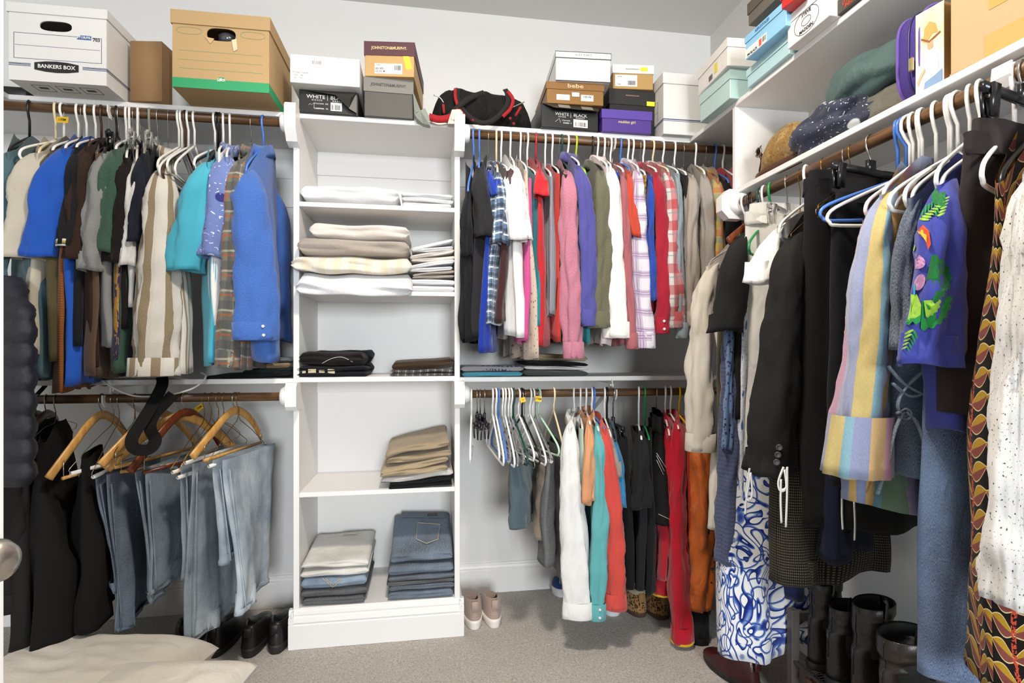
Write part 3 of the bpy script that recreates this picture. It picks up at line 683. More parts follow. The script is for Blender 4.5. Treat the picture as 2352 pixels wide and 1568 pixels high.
# ---------------------------------------------------------------- upper rod, right of the tower
blueplaid = C('#7d93b0', kind='plaid', p={'period': .045, 'bars': [('#26324a', 0, .3, .65), ('#e6ebee', .45, .6, .8), ('#4c7fae', .75, .85, .6)]})
purpplaid = C('#e9e4ea', kind='plaid', p={'period': .075, 'bars': [('#cbb2d0', .1, .5, .6), ('#8d4f9e', .2, .23, .8), ('#8d4f9e', .34, .37, .8)]})
redplaid = C('#dcd6d2', kind='plaid', p={'period': .085, 'bars': [('#d0303a', .0, .45, .65), ('#7fa3b4', .6, .66, .6)]})
madras = C('#d8b48c', kind='plaid', p={'period': .09, 'bars': [('#d8742c', .0, .3, .55), ('#7fae9c', .35, .6, .5), ('#e0c440', .7, .85, .5)]})
leo = C('#c99a58', kind='leopard', p=75.0)
GR = [
 (1088, 375, (1074, 440), C('#1c1d22'), 'plain black tee at the tower end of the upper right rod', 't-shirt', dict(slv=(1070, 590, 26), hem=(1072, 782), hk='p:blue', hl='left one of the two blue plastic hangers by the tower', Ls=.19)),
 (1101, 362, (1100, 385), C('#2e2d2f'), 'charcoal tee with a pale print beside the royal blue tee', 't-shirt', dict(slv=(1110, 545, 42), hem=(1092, 775), hk='p:blue', hl='right one of the two blue plastic hangers by the tower')),
 (1122, 378, (1122, 392), C('#1e3fae'), 'royal blue tee with a short flared sleeve on the upper right rod', 't-shirt', dict(slv=(1138, 452, 26), hem=(1110, 806), hk='w:steel', h1=.024)),
 (1140, 378, (1143, 395), blueplaid, 'blue and white plaid short-sleeved shirt on the upper right rod', 'shirt', dict(slv=(1144, 560, 40), hem=(1136, 742), hk='p:cream', collar='fold')),
 (1151, 378, (1166, 392), C('#4a2a2c'), 'dark maroon tee between the blue plaid shirt and the white tee', 't-shirt', dict(slv=(1174, 428, 16), hem=(1154, 738), hk='p:white')),
 (1172, 362, (1182, 382), C('#efeeec'), 'white tee with a wide sleeve on the upper right rod', 't-shirt', dict(slv=(1190, 552, 62), hem=(1180, 772), hk='p:white', h1=.036, amp=.016)),
 (1195, 372, (1210, 390), C('#d6c3b0', kind='print', p={'blobs': [('#8a5a3a', 45, .2), ('#efe6da', 60, .25)]}), 'cream floral print blouse behind the teal top', 'blouse', dict(hem=(1236, 822), hk='p:white', h1=.022)),
 (1203, 385, (1218, 410), C('#dc5a9c'), 'bright pink tee with its hem left of the teal top', 't-shirt', dict(hem=(1212, 786), hk='w:steel', h1=.024)),
 (1211, 385, (1232, 402), C('#1f8f9e'), 'teal sleeveless top on the upper right rod', 'top', dict(hem=(1236, 744), hk='p:white', h1=.022, Ls=.17)),
 (1231, 368, (1240, 388), C('#cf2e36'), 'red tee with a short flared sleeve on a red hanger', 't-shirt', dict(slv=(1243, 452, 36), hem=(1246, 792), hk='p:red')),
 (1252, 388, (1266, 405), C('#7d8296', kind='stripe_u', p={'period': .012, 'bands': [('#3c4258', .5), ('#b4b9c8', .5)]}), 'grey and navy pinstriped top right of the red tee', 'top', dict(hem=(1262, 720), hk='p:white', h1=.016)),
 (1268, 382, (1284, 398), C('#d83c34'), 'red sleeveless top next to the dark knit top', 'top', dict(hem=(1274, 780), hk='p:white', h1=.02, Ls=.17)),
 (1284, 385, (1300, 400), C('#2f2822', kind='heather', col2='#4a4038'), 'dark brown knit top left of the pink denim shirt', 'sweater', dict(hem=(1288, 776), hk='w:steel', h1=.022)),
 (1290, 372, (1306, 392), C('#cf7c93', kind='heather', col2='#e39ab0'), 'pink denim shirt with a long cuffed sleeve', 'shirt', dict(slv=(1318, 822, 46), hem=(1300, 770), hk='p:dark green', long=True, w0=38)),
 (1304, 358, (1332, 380), C('#5d5aa6'), 'purple long-sleeved shirt under the white hanger hook', 'shirt', dict(slv=(1352, 748, 34), hem=(1335, 720), hk='p:white', long=True, collar='fold', w0=32)),
 (1323, 382, (1346, 398), C('#2a9aa2'), 'teal tee on the lime green hanger', 't-shirt', dict(hem=(1344, 785), hk='p:lime', h1=.02)),
 (1360, 375, (1384, 392), C('#6f6d54', kind='heather', col2='#85836a'), 'olive denim jacket on the upper right rod', 'jacket', dict(slv=(1374, 752, 44), hem=(1366, 740), hk='p:black', long=True, collar='fold', w0=40)),
 (1372, 365, (1396, 385), C('#ead9d8'), 'pale pink blouse behind the white long-sleeved blouse', 'blouse', dict(hem=(1398, 790), hk='p:white', collar='fold')),
 (1388, 370, (1404, 384), C('#eeebe4'), 'white long-sleeved blouse with a deep cuff on the upper right rod', 'blouse', dict(slv=(1416, 775, 62), hem=(1400, 730), hk='p:white', long=True, w0=36, hl='white plastic hanger holding the white long-sleeved blouse')),
 (1396, 378, (1420, 395), C('#2646a8'), 'deep blue top in a thin strip right of the white blouse', 'top', dict(hem=(1424, 640), hk='w:steel', h1=.014)),
 (1402, 378, (1434, 395), C('#b56a70'), 'dusty rose shirt whose hem hangs below the plaid sleeve', 'shirt', dict(slv=(1452, 800, 28), hem=(1440, 790), hk='p:white', w0=18, long=True)),
 (1425, 378, (1448, 392), C('#d8503a'), 'orange red tee left of the purple plaid shirt', 't-shirt', dict(slv=(1462, 545, 28), hem=(1450, 640), hk='p:blue', w0=20)),
 (1442, 372, (1468, 390), purpplaid, 'white and purple plaid shirt with a long sleeve', 'shirt', dict(slv=(1480, 798, 48), hem=(1462, 720), hk='p:white', long=True, collar='fold', w0=34)),
 (1453, 385, (1484, 402), leo, 'leopard print top on the upper right rod', 'top', dict(hem=(1482, 600), hk='p:white', h1=.016)),
 (1470, 388, (1497, 404), C('#2f52b4'), 'cobalt blue top between the leopard top and the red shirt', 'top', dict(slv=(1500, 690, 24), hem=(1496, 640), hk='w:steel', w0=16)),
 (1477, 380, (1510, 395), C('#b4263a'), 'crimson shirt with a long buttoned cuff', 'shirt', dict(slv=(1520, 765, 34), hem=(1512, 720), hk='p:white', long=True, w0=26, collar='fold', buttons=2)),
 (1499, 378, (1538, 395), redplaid, 'red and white plaid shirt with a long sleeve', 'shirt', dict(slv=(1548, 752, 44), hem=(1534, 690), hk='p:cream', long=True, w0=32, collar='fold')),
 (1522, 380, (1560, 398), C('#a9b8c0', kind='heather'), 'pale blue chambray shirt right of the red plaid shirt', 'shirt', dict(slv=(1566, 776, 28), hem=(1556, 700), hk='p:white', w0=18, long=True)),
 (1549, 388, (1578, 402), C('#2c2b2c'), 'black top in front of the taupe shirts', 'top', dict(hem=(1580, 600), hk='p:white', h1=.014)),
 (1570, 390, (1592, 402), C('#b9aca0'), 'taupe button shirt with two buttons on the upper right rod', 'shirt', dict(slv=(1586, 750, 36), hem=(1582, 700), hk='w:steel', w0=32, long=True)),
 (1597, 382, (1620, 400), C('#aea59b'), 'grey taupe shirt left of the madras plaid shirt', 'shirt', dict(slv=(1620, 740, 34), hem=(1614, 700), hk='p:white', w0=30, long=True)),
 (1620, 390, (1650, 410), madras, 'pastel madras plaid shirt near the corner on the upper right rod', 'shirt', dict(slv=(1652, 640, 36), hem=(1640, 600), hk='w:steel', w0=34, collar='fold')),
 (1642, 398, (1676, 420), C('#242426'), 'black tee in the corner of the upper right rod', 't-shirt', dict(slv=(1684, 560, 30), hem=(1668, 640), hk='p:blue')),
 (1660, 390, (1700, 420), C('#c2303c'), 'red top in the corner behind the right-hand panel', 'top', dict(hem=(1700, 640), hk='p:white', h1=.03)),
]
row('U', GR)

for hk, kind, ny, end, lab in [
    (147, 'p:white', 322, (45, 346), 'empty white plastic hanger in front of the teal sweatshirt'),
    (411, 'p:white', 338, (362, 372), 'white plastic hanger, farthest of the bunch above the linen shirt'),
    (418, 'p:white', 340, (366, 384), 'white plastic hanger, second of the bunch above the linen shirt'),
    (426, 'p:brown', 342, (374, 390), 'brown plastic hanger in the bunch above the linen shirt'),
    (433, 'p:white', 338, (384, 372), 'white plastic hanger, nearest of the bunch above the linen shirt'),
    (447, 'p:white', 335, (402, 380), 'white plastic hanger right of the bunch above the linen shirt'),
    (500, 'p:black', 345, (445, 378), 'empty black plastic hanger left of the turquoise shirt'),
    (494, 'p:white', 342, (446, 368), 'empty white plastic hanger left of the turquoise shirt')]:
    R_, zr_ = Vector((PY(hk, 400, RY).x, RY)), ZU
    zn_ = CH+(HY-ny)/F*depth(R_); E_ = reach(R_, end[0], .2)
    hanger(kind, R_, zr_, unit(E_-R_), zn_, lab, .2, max(.02, zn_-zat(E_, end[1])))
for hk, kind, ny, end, lab in [(322, 'cc:clear', 318, (290, 345), 'clear clip hanger between the dark tees and the linen shirt'), (272, 'c:black', 318, (240, 345), 'black clip hanger above the grey heather tee'), (362, 'cc:clear', 320, (330, 350), 'clear clip hanger right of the navy tee')]:
    R_ = Vector((PY(hk, 400, RY).x, RY)); zn_ = CH+(HY-ny)/F*depth(R_); E_ = reach(R_, end[0], .2)
    hanger(kind, R_, ZU, unit(E_-R_), zn_, lab, .2, .05)
# ---------------------------------------------------------------- lower rod, left: wooden and wire hangers
def rodpt(rodk, hook):
    if rodk == 'R': p = PX(hook, 400, RX); return Vector((RX, p.y)), ZR
    p = PY(hook, 400, RY); return Vector((p.x, RY)), (ZU if rodk == 'U' else ZL)
def hangpx(kind, rodk, hook, ny, end, label, span=.2, group=None, bar=True):
    R, zr = rodpt(rodk, hook); zn = CH+(HY-ny)/F*depth(R); E = reach(R, end[0], span)
    return hanger(kind, R, zr, unit(E-R), zn, label, span/1.1 if kind[0] == 'o' else span, max(.02, (zn-zat(E, end[1]))/(1.25 if kind[0] == 'o' else 1.0)), group=group, bar=bar)
for hk, kind, ny, end, lab in [
    (62, 'o:dark', 955, (14, 1040), 'leftmost dark wooden suit hanger above the black suit'),
    (84, 'o:dark', 952, (34, 1034), 'dark wooden suit hanger second from the puffer vest'),
    (106, 'o:dark', 950, (58, 1018), 'dark wooden suit hanger third from the puffer vest'),
    (128, 'w:steel', 958, (70, 1010), 'plain wire hanger beside the dark wooden suit hangers'),
    (234, 'o:oak', 952, (128, 1098), 'pale wooden suit hanger left of the black belt loop'),
    (362, 'o:oak', 948, (246, 1068), 'pale wooden suit hanger behind the black belt loop'),
    (412, 'o:oak', 955, (252, 1080), 'pale wooden hanger with trouser bar left of the reddish wooden hanger'),
    (426, 'o:mahogany', 946, (312, 1084), 'reddish brown wooden suit hanger in the middle of the lower left rod'),
    (540, 'o:oak', 942, (456, 1050), 'pale wooden suit hanger nearest the tower above the palest jeans')]:
    hangpx(kind, 'L', hk, ny, end, lab, .22)
for hk, ny, end, lab in [
    (262, 962, (160, 1076), 'wire hanger with white paper tube under the first pale wooden hanger'),
    (274, 960, (212, 1084), 'wire hanger with white paper tube left of the dark jeans'),
    (470, 958, (394, 1074), 'brass wire hanger with tube left of the light jeans'),
    (486, 956, (406, 1086), 'brass wire hanger with tube hanging lowest beside the light jeans'),
    (502, 955, (424, 1052), 'brass wire hanger with tube behind the light jeans'),
    (548, 953, (478, 1060), 'brass wire hanger with tube through the palest jeans')]:
    hangpx('wt:steel' if hk < 400 else 'wt:brass', 'L', hk, ny, end, lab, .2)
hangpx('w:brass', 'L', 310, 955, (262, 1040), 'thin brass wire hanger left of the black belt loop')
hangpx('w:brass', 'L', 514, 958, (470, 1030), 'thin brass wire hanger between the tubes and the palest jeans')
# jeans folded over hangers
def jeans(hook, top, hemw, heml, mat, label, L=.16, off=.018, h=.016, yt=None):
    R, zr = rodpt('L', hook); E = reach(R, top[0], L); e = unit(E-R); zt = zat(E, top[1]); k = Vector((-e.y, e.x))*(1 if e.x*1 > 0 or True else -1)
    if k.x < 0: k = -k
    t = thing('jeans', label, 'jeans', (R.x, R.y, zat(reach(R, heml[0], L), heml[1])))
    for nm, hm, s in (('waist_half', hemw, -1), ('leg_half', heml, 1)):
        R2 = R+k*off*s; B = reach(R2, hm[0], L*.95)
        d = bodymesh(R2, e, unit(B-R2), zt, L, zt-.004, L*.95, zat(B, hm[1]), .010, h, .011, int(hook+s*7), 1.0, .2, rows=34, n=56, k=1.9, topflat=True, hem=.004)
        hf = part(nm, d, mat, t)
        # hem or waistband
        b2 = bodymesh(R2, unit(B-R2), unit(B-R2), zat(B, hm[1])+(.035 if s < 0 else .014), L*.955, zat(B, hm[1])+(.035 if s < 0 else .014), L*.955, zat(B, hm[1])-.002, h*1.08, h*1.08, .011, int(hook+s*7), 1.0, .2, rows=3, n=56, k=1.9, topflat=True, hem=.004)
        part('waistband' if s < 0 else 'leg_hem', b2, mat, hf)
        for sgn in (1,):
            pts = [Vector((R2.x+e.x*L*.985+k.x*h*.9, R2.y+e.y*L*.985+k.y*h*.9, lerp(zt-.03, zat(B, hm[1])+.02, q/8))) for q in range(9)]
            eB = unit(B-R2); pts = [Vector((lerp(p.x, R2.x+eB.x*L*.93+k.x*h, i/8), lerp(p.y, R2.y+eB.y*L*.93+k.y*h, i/8), p.z)) for i, p in enumerate(pts)]
            part('side_seam', tube(pts, .0022, 6), mat, hf)
    return t
D = lambda a, b: cloth(a, kind='denim', col2=b, bump=.4, wrinkle=.8, sheen=.1)
jeans(300, (232, 1092), (256, 1366), (268, 1456), D('#3d556f', '#5f7b98'), 'darkest blue jeans folded over a hanger on the lower left rod', .17)
jeans(390, (322, 1084), (340, 1388), (348, 1366), D('#6f879d', '#94aabc'), 'mid blue jeans with a red tab folded over the reddish wooden hanger', .17)
jeans(482, (430, 1066), (424, 1334), (434, 1480), D('#7d8f9f', '#a9b6bf'), 'faded light blue jeans with long leg hanging second from the tower', .17)
jeans(566, (500, 1058), (512, 1300), (548, 1412), D('#8fa3b6', '#bac6ce'), 'palest washed jeans with frayed hem nearest the tower', .18, h=.028)
# dark suits at the left
suit = C('#1d1b1c', sheen=.05); suit2 = C('#2a2726', sheen=.05)
garment('L', 98, 958, (40, 1046), suit2, 'charcoal suit jacket on the dark wooden hangers at the far left', 'suit_jacket', 'jacket', slv=(30, 1400, 60), hem=(60, 1490), Lb=.24, h1=.05, hang=False, long=True)
garment('L', 128, 962, (85, 1030), suit, 'long black suit trousers and jacket left of the dark jeans', 'suit', 'suit', hem=(105, 1500), Lb=.28, h1=.08, hang=False, amp=.02)
garment('L', 212, 1020, (190, 1058), suit, 'black trousers under the white paper tube hanger', 'trousers', 'trousers', hem=(205, 1450), Ls=.17, Lb=.24, h1=.06, hang=False, topflat=True)
# quilted vest
R = Vector((-1.36, 1.98)); rings = []
zt, zb = PD(35, 640, 1.79).z, PD(35, 1094, 1.79).z; ax = unit((.62, -.5)); ay = Vector((-ax.y, ax.x))
for j in range(97):
    t_ = j/96; z = lerp(zt, zb, t_); q = abs(math.sin(math.pi*t_*9)); a_ = lerp(.06, .2, sm(t_*4.5))*(1 if t_ < .95 else lerp(1, .9, (t_-.95)/.05))
    rings.append([Vector((R.x, R.y, z))+Vector((ax.x, ax.y, 0))*(a_+.012*q+.006*noise.noise((i*.9, j*.5, 1)))*math.cos(2*math.pi*i/36)+Vector((ay.x, ay.y, 0))*(.05+.012*q+.006*noise.noise((i*.9, j*.5, 4)))*math.sin(2*math.pi*i/36) for i in range(36)])
vest = thing('puffer_vest', 'dark navy quilted puffer vest hanging beside the door', 'vest', (R.x, R.y, zb))
part('body', loft(rings, True, True), cloth('#20222e', rough=.42, sheen=.1, spec=.5, bump=.5), vest)
R2 = R; hanger('p:black', R2, ZU-.62, ax, zt+.0, 'black plastic hanger holding the dark puffer vest', .12, .05) if False else None
# straps and cable
def strappx(pts, w, th, mat, name, label, cat, up=None):
    P = [PD(x, y, d) for x, y, d in pts]; c = P[0]
    o = mk(name, ribbon(catmull(P, 6), w, th, up), mat, None, tuple(c), False); tag(o, label, cat); return o
blk = C('#131315', rough=.6, sheen=0)
strappx([(372, 866, 2.02), (372, 885, 1.97), (352, 925, 1.93), (328, 965, 1.88), (306, 1000, 1.84), (303, 1022, 1.83), (318, 1033, 1.83), (345, 1030, 1.85), (357, 1010, 1.88), (345, 985, 1.91), (352, 955, 1.93), (380, 925, 1.95), (398, 905, 1.96)], .038, .0025, blk, 'belt', 'wide black belt looped over the lower left rod below the middle shelf', 'belt', (.4, -.9, .1))
strappx([(118, 868, 2.1), (100, 890, 2.05), (72, 922, 2.03), (57, 955, 2.02), (54, 985, 2.02)], .014, .002, blk, 'strap', 'thin black strap hanging from the middle shelf above the suit hangers', 'strap', (.4, -.9, .1))
strappx([(30, 1095, 1.85), (42, 1140, 1.86), (58, 1190, 1.87), (64, 1245, 1.88), (70, 1330, 1.88)], .016, .002, blk, 'strap', 'thin black strap hanging down below the puffer vest', 'strap', (.4, -.9, .1))
P = [PD(x, y, d) for x, y, d in [(236, 874, 1.99), (250, 884, 1.965), (275, 898, 1.96), (310, 909, 1.97), (350, 910, 1.985), (400, 904, 2.0), (440, 893, 2.02), (465, 876, 2.04), (473, 862, 2.07), (462, 856, 2.12)]]
tag(mk('cable', tube(catmull(P, 6), .0035, 8), plain('#d6d4d0', .4), None, tuple(P[0])), 'white cable drooping over the lower left rod', 'cable')
# ---------------------------------------------------------------- lower rod, right: empty hangers
for hk, kind, ny, end, lab in [
    (1083, 'p:white', 950, (1080, 1046), 'white plastic hanger at the tower end of the lower right rod'),
    (1096, 'c:black', 948, (1092, 1010), 'black clip hanger next to the white one at the tower end'),
    (1103, 'c:black', 952, (1100, 1010), 'second black clip hanger from the tower'),
    (1113, 'c:black', 950, (1120, 1010), 'third black clip hanger from the tower'),
    (1131, 'p:white', 950, (1147, 1040), 'white plastic hanger left of the empty blue hanger, farther one'),
    (1139, 'p:white', 952, (1157, 1052), 'white plastic hanger touching the empty blue hanger'),
    (1145, 'p:blue', 953, (1163, 1044), 'empty blue plastic hanger on the lower right rod'),
    (1154, 'x:clear', 955, (1172, 1044), 'clear plastic hanger right of the empty blue hanger'),
    (1160, 'p:white', 952, (1182, 1056), 'white plastic hanger between the clear hangers'),
    (1168, 'x:clear', 957, (1190, 1054), 'clear plastic hanger left of the empty dark green hanger'),
    (1174, 'x:clear', 957, (1203, 1048), 'clear plastic hanger touching the empty dark green hanger'),
    (1179, 'p:dark green', 955, (1212, 1052), 'empty dark green plastic hanger on the lower right rod'),
    (1191, 'p:white', 950, (1227, 1042), 'white plastic hanger right of the empty dark green hanger'),
    (1199, 'p:black', 953, (1240, 1050), 'black plastic hanger in front of the grey blue shorts'),
    (1205, 'w:steel', 955, (1228, 1066), 'thin wire hanger drooping over the grey blue shorts'),
    (1217, 'p:white', 950, (1254, 1052), 'white plastic hanger above the khaki shorts'),
    (1224, 'x:clear', 957, (1264, 1046), 'clear plastic hanger above the khaki shorts'),
    (1230, 'wt:steel', 950, (1268, 1050), 'wire hanger with paper tube beside the mint hanger'),
    (1237, 'p:mint', 950, (1284, 1030), 'pale mint green plastic hanger on the lower right rod'),
    (1272, 'p:cream', 942, (1296, 1038), 'empty cream plastic hanger left of the white shirt')]:
    hangpx(kind, 'L', hk, ny, end, lab, .19)
def shorts(rodk, hook, top, hem, mat, label, cat, L=.13, h1=.03, h0=.018, amp=.008, Lb=None, name=None, halves=False, zfix=None, band=True, k=1.6, slant=0.0, drop=.0):
    R, zr = rodpt(rodk, hook); E = reach(R, top[0], L); e = unit(E-R); zt = zat(E, top[1]); Lb = Lb or L; B = reach(R, hem[0], Lb); eB = unit(B-R); zb = zat(B, hem[1])
    t = thing(name or cat.replace(' ', '_'), label, cat, (R.x, R.y, zb)); sd = int(hook)
    part('body', bodymesh(R, e, eB, zt, L, zt-.006, Lb, zb, h0, h1, amp, sd, 1.0, .2, rows=26, n=44, k=k, topflat=True, slant=slant), mat, t)
    if band: part('waistband', bodymesh(R, e, e, zt+.002, L*1.01, zt+.002, L*1.01, zt-.036, h0*1.08, h0*1.12, 0, sd, 1.0, .2, rows=3, n=44, topflat=True, hem=.001), mat, t)
    kx = Vector((-e.y, e.x)); kx = -kx if depth((R.x+kx.x, R.y+kx.y)) > depth(R) else kx
    return t, R, e, zt, zb
bluegr = C('#5d7078', wrinkle=.8); khaki = C('#9b8f7c', wrinkle=.9); dgrey = D('#3a3734', '#55514d')
shorts('L', 1200, (1172, 1052), (1182, 1222), bluegr, 'grey blue cargo shorts on the lower right rod', 'shorts', .15, .04, band=False)
shorts('L', 1244, (1256, 1052), (1262, 1240), khaki, 'khaki shorts between the grey blue and the black shorts', 'shorts', .14, .035, band=False)
shorts('L', 1262, (1262, 1048), (1256, 1300), dgrey, 'faded black denim shorts behind the khaki shorts', 'shorts', .17, .03, band=False)
shorts('L', 1280, (1296, 1030), (1300, 1340), dgrey, 'faded black jeans left of the white shirt', 'jeans', .16, .03, band=False)
redf = C('#c4182c', sheen=.4); ytrim = C('#e2b81c')
def hemtrim(mat, up=.012):
    def f(t, R, eS, zn, S3, zb): pass
    return f
GL = [
 (1319, 948, (1308, 985), C('#eeedea', wrinkle=.7), 'white long-sleeved shirt on the lower right rod', 'shirt', dict(slv=(1328, 1416, 64), hem=(1340, 1380), hk='p:white', long=True, collar='fold', w0=40)),
 (1333, 955, (1338, 985), C('#b9c9bd'), 'pale sage tee between the white shirt and the peach top', 't-shirt', dict(hem=(1342, 1180), hk='p:white', h1=.018)),
 (1346, 945, (1356, 975), C('#f2ac7c'), 'peach orange sleeveless top on the lower right rod', 'top', dict(slv=(1352, 1150, 30), hem=(1352, 1166), hk='p:white', h1=.024, collar='fold', w0=22)),
 (1359, 955, (1376, 990), C('#6fc0c2'), 'aqua long-sleeved shirt left of the coral shirt', 'shirt', dict(slv=(1370, 1418, 42), hem=(1376, 1360), hk='p:white', long=True, w0=28, buttons=2)),
 (1364, 958, (1390, 985), C('#e2564c'), 'coral long-sleeved shirt on the lower right rod', 'shirt', dict(slv=(1414, 1396, 50), hem=(1400, 1300), hk='p:blue', long=True, w0=30, collar='fold')),
 (1388, 960, (1404, 1005), C('#b0a8a0', kind='heather'), 'grey heather tee right of the coral shirt', 't-shirt', dict(slv=(1416, 1092, 24), hem=(1412, 1200), hk='p:white', w0=18)),
 (1394, 962, (1414, 1015), C('#1d86bd', rough=.5, spec=.5), 'bright blue satin top right of the coral shirt', 'top', dict(slv=(1424, 1160, 28), hem=(1424, 1350), hk='p:black', w0=18)),
 (1408, 975, (1440, 1010), C('#1a191b'), 'black dress left of the black tees on the lower right rod', 'dress', dict(hem=(1448, 1360), hk='c:black', h1=.04)),
 (1467, 978, (1474, 1010), C('#252527'), 'black tee with a stitched short sleeve on the lower right rod', 't-shirt', dict(slv=(1466, 1165, 44), hem=(1474, 1362), hk='p:white', h1=.03)),
 (1481, 980, (1492, 1010), C('#1b1b1d'), 'black long top on the green hanger', 'top', dict(hem=(1490, 1372), hk='p:green', h1=.026)),
 (1528, 960, (1538, 1000), redf, 'red fleece jacket with yellow piping on its lower hem', 'jacket', dict(slv=(1522, 1362, 46, .09), hem=(1530, 1340), hk='p:white', long=True, cuffmat=redf, w0=40, h1=.03, edge=ytrim)),
 (1540, 952, (1560, 985), redf, 'red fleece jacket with long sleeve and yellow cuff edge', 'jacket', dict(slv=(1566, 1470, 46), hem=(1568, 1300), hk='p:white', long=True, collar='fold', w0=36, thick=.04, edge=ytrim, hl='white plastic hanger holding the red fleece with the long sleeve')),
 (1560, 955, (1584, 985), C('#d8402c'), 'orange red top on the yellow hanger', 'top', dict(hem=(1590, 1250), hk='p:yellow', h1=.02)),
 (1585, 965, (1608, 1000), C('#e87420', rough=.4, spec=.5, wrinkle=1.0), 'orange satin jacket below the cream sweater', 'jacket', dict(slv=(1606, 1396, 54), hem=(1612, 1300), hk='p:white', w0=40, thick=.04, puff=.15)),
 (1602, 970, (1632, 1010), C('#7a4c2c', kind='plaid', p={'period': .05, 'bars': [('#2c3c3a', 0, .5, .6), ('#d8b48c', .6, .64, .7)]}), 'brown and green tweed jacket in the lower right corner', 'jacket', dict(slv=(1632, 1334, 26), hem=(1630, 1300), hk='w:steel', w0=22)),
 (1612, 975, (1620, 1060), C('#17171a', rough=.5), 'black windbreaker with a gathered cuff below the orange jacket', 'jacket', dict(slv=(1604, 1494, 36), hem=(1620, 1420), hk='p:black', w0=40, long=True)),
]
row('L', GL)
# black denim skirt on a clip hanger, with pale stitching
t, R, e, zt, zb = shorts('L', 1508, (1518, 978), (1520, 1204), C('#1c1b1c', sheen=.0), 'black denim skirt with pale stitching on a clip hanger', 'skirt', .215, .05, .018)
hangpx('c:black', 'L', 1507, 955, (1530, 1000), 'black clip hanger holding the black denim skirt')
for a, b in (((1508, 1040), (1530, 1074)), ((1508, 1046), (1526, 1082)), ((1508, 1056), (1524, 1090)), ((1512, 1180), (1538, 1192))):
    dq = depth(reach(R, 1519, .215))-.012; p, q = PD(*a, dq), PD(*b, dq)
    part('stitching', tube([p, q], .0009, 5), plain('#c9c6c0', .6), t)
# ---------------------------------------------------------------- the rod along the right wall
blackw = C('#242322', sheen=.15, wrinkle=.3); blackw2 = C('#201f20', sheen=.15)
pastel = C('#c9b8c8', kind='stripe_u', p={'period': .20, 'bands': [('#aab2d6', .14), ('#e8cf7c', .20), ('#8cc0d4', .10), ('#9aa4cf', .16), ('#ecc07c', .16), ('#e3a8c6', .14), ('#c3c8e2', .10)]})
pastel2 = C('#c9b8c8', kind='stripe_u', p={'period': .26, 'bands': [('#8a9cd0', .2), ('#e8bc5c', .2), ('#5fb4c8', .12), ('#6f9c78', .18), ('#b49cc8', .15), ('#d88cb0', .15)]})
tropic = C('#4a52b0')
tileb = C('#f0f1f3', kind='tile'); leafp = C('#191412', kind='leaf', var=.0)
toile = C('#e6e9f0', kind='print', p={'blobs': [('#5a74b8', 16, .27), ('#8fa4d4', 26, .25), ('#3c549c', 34, .14)]})
knitw = C('#ece9e4', kind='speck', col2='#6a625c', sheen=.5, bump=.7)
hound = C('#161412', kind='hounds', col2='#6b6450', p=.0075)
cream = C('#e2d8c8', sheen=.5); ivory = C('#e9e2d6')
W_ = [
 (1712, 552, (1622, 612), cream, 'cream sweater with long sleeve at the corner end of the right-hand rod', 'sweater', dict(slv=(1608, 1034, 64), hem=(1668, 1040), hk='x:clear', long=True, thick=.035, w0=42, cuffmat=cream)),
 (1724, 560, (1650, 622), C('#655f4c'), 'olive green dress behind the cream sweater', 'dress', dict(hem=(1652, 1178), hk='x:black', h1=.026, Lb=.17)),
 (1746, 560, (1672, 640), C('#7796c4', kind='print', p={'blobs': [('#2c3c6c', 70, .30)]}), 'light blue crochet top behind the black polo dress', 'top', dict(slv=(1668, 1030, 24), hem=(1672, 1000), hk='p:dark green', w0=18)),
 (1750, 505, (1690, 545), blackw, 'black polo dress with a short sleeve on the right-hand rod', 'dress', dict(slv=(1664, 762, 74), hem=(1690, 966), hk='o:mahogany', w0=52, h1=.034, thick=.045)),
 (1730, 565, (1680, 680), C('#22356c', kind='stripe_v', p={'period': .014, 'bands': [('#182750', .5), ('#263c78', .5)]}), 'navy ribbed knit sleeve top below the crochet top', 'sweater', dict(slv=(1664, 1290, 40, .0), hem=(1680, 1200), hk='w:steel', w0=30)),
 (1744, 562, (1705, 680), toile, 'white dress with blue toile flowers beside the navy knit', 'dress', dict(hem=(1690, 1330), hk='p:white', h1=.03, Lb=.18)),
 (1838, 492, (1782, 525), C('#eceae6', wrinkle=.6), 'white tee spread over the off-white jeans', 't-shirt', dict(slv=(1744, 650, 58), hem=(1780, 830), hk='wt:brass', w0=40)),
 (1892, 470, (1812, 545), C('#262523', sheen=.1, wrinkle=.25), 'black blazer with three cuff buttons on the right-hand rod', 'blazer', dict(slv=(1766, 1086, 108), hem=(1830, 1060), hk='wt:brass', thick=.05, w0=62, h1=.05, k=1.4, hl='brass wire hanger with tube inside the black blazer')),
]
row('R', W_)
# blazer buttons
for i, (x, y) in enumerate(((1782, 1027), (1779, 1044), (1776, 1061))):
    q = PD(x, y, depth(PD(1770, 1086, 1.0))*1.0)
bz = [o for o in bpy.data.objects if o.name == 'blazer'][0]
R, zr = rodpt('R', 1892); Sb = reach(R, 1812, .2); db = depth(Sb)
for x, y in ((1790, 1027), (1787, 1044), (1784, 1061)):
    vx, vy = ray(x); vd = unit((vx, vy)); c = PD(x, y, db-.064)
    part('button', xform(lathe([(0, 0), (.0085, 0), (.0085, .003), (.006, .004), (.0055, .003), (0, .003)], 16), Matrix.Translation(c) @ Vector((-vd.x, -vd.y, 0)).to_track_quat('Z', 'Y').to_matrix().to_4x4()), plain('#4a4a4c', .2, .6), bz)
offw = C('#dcd8ce', kind='denim', col2='#e8e4da', wrinkle=.6)
shorts('R', 1800, (1712, 492), (1708, 1050), offw, 'off-white jeans clipped to a clear hanger on the right-hand rod', 'jeans', .13, .032, .02)
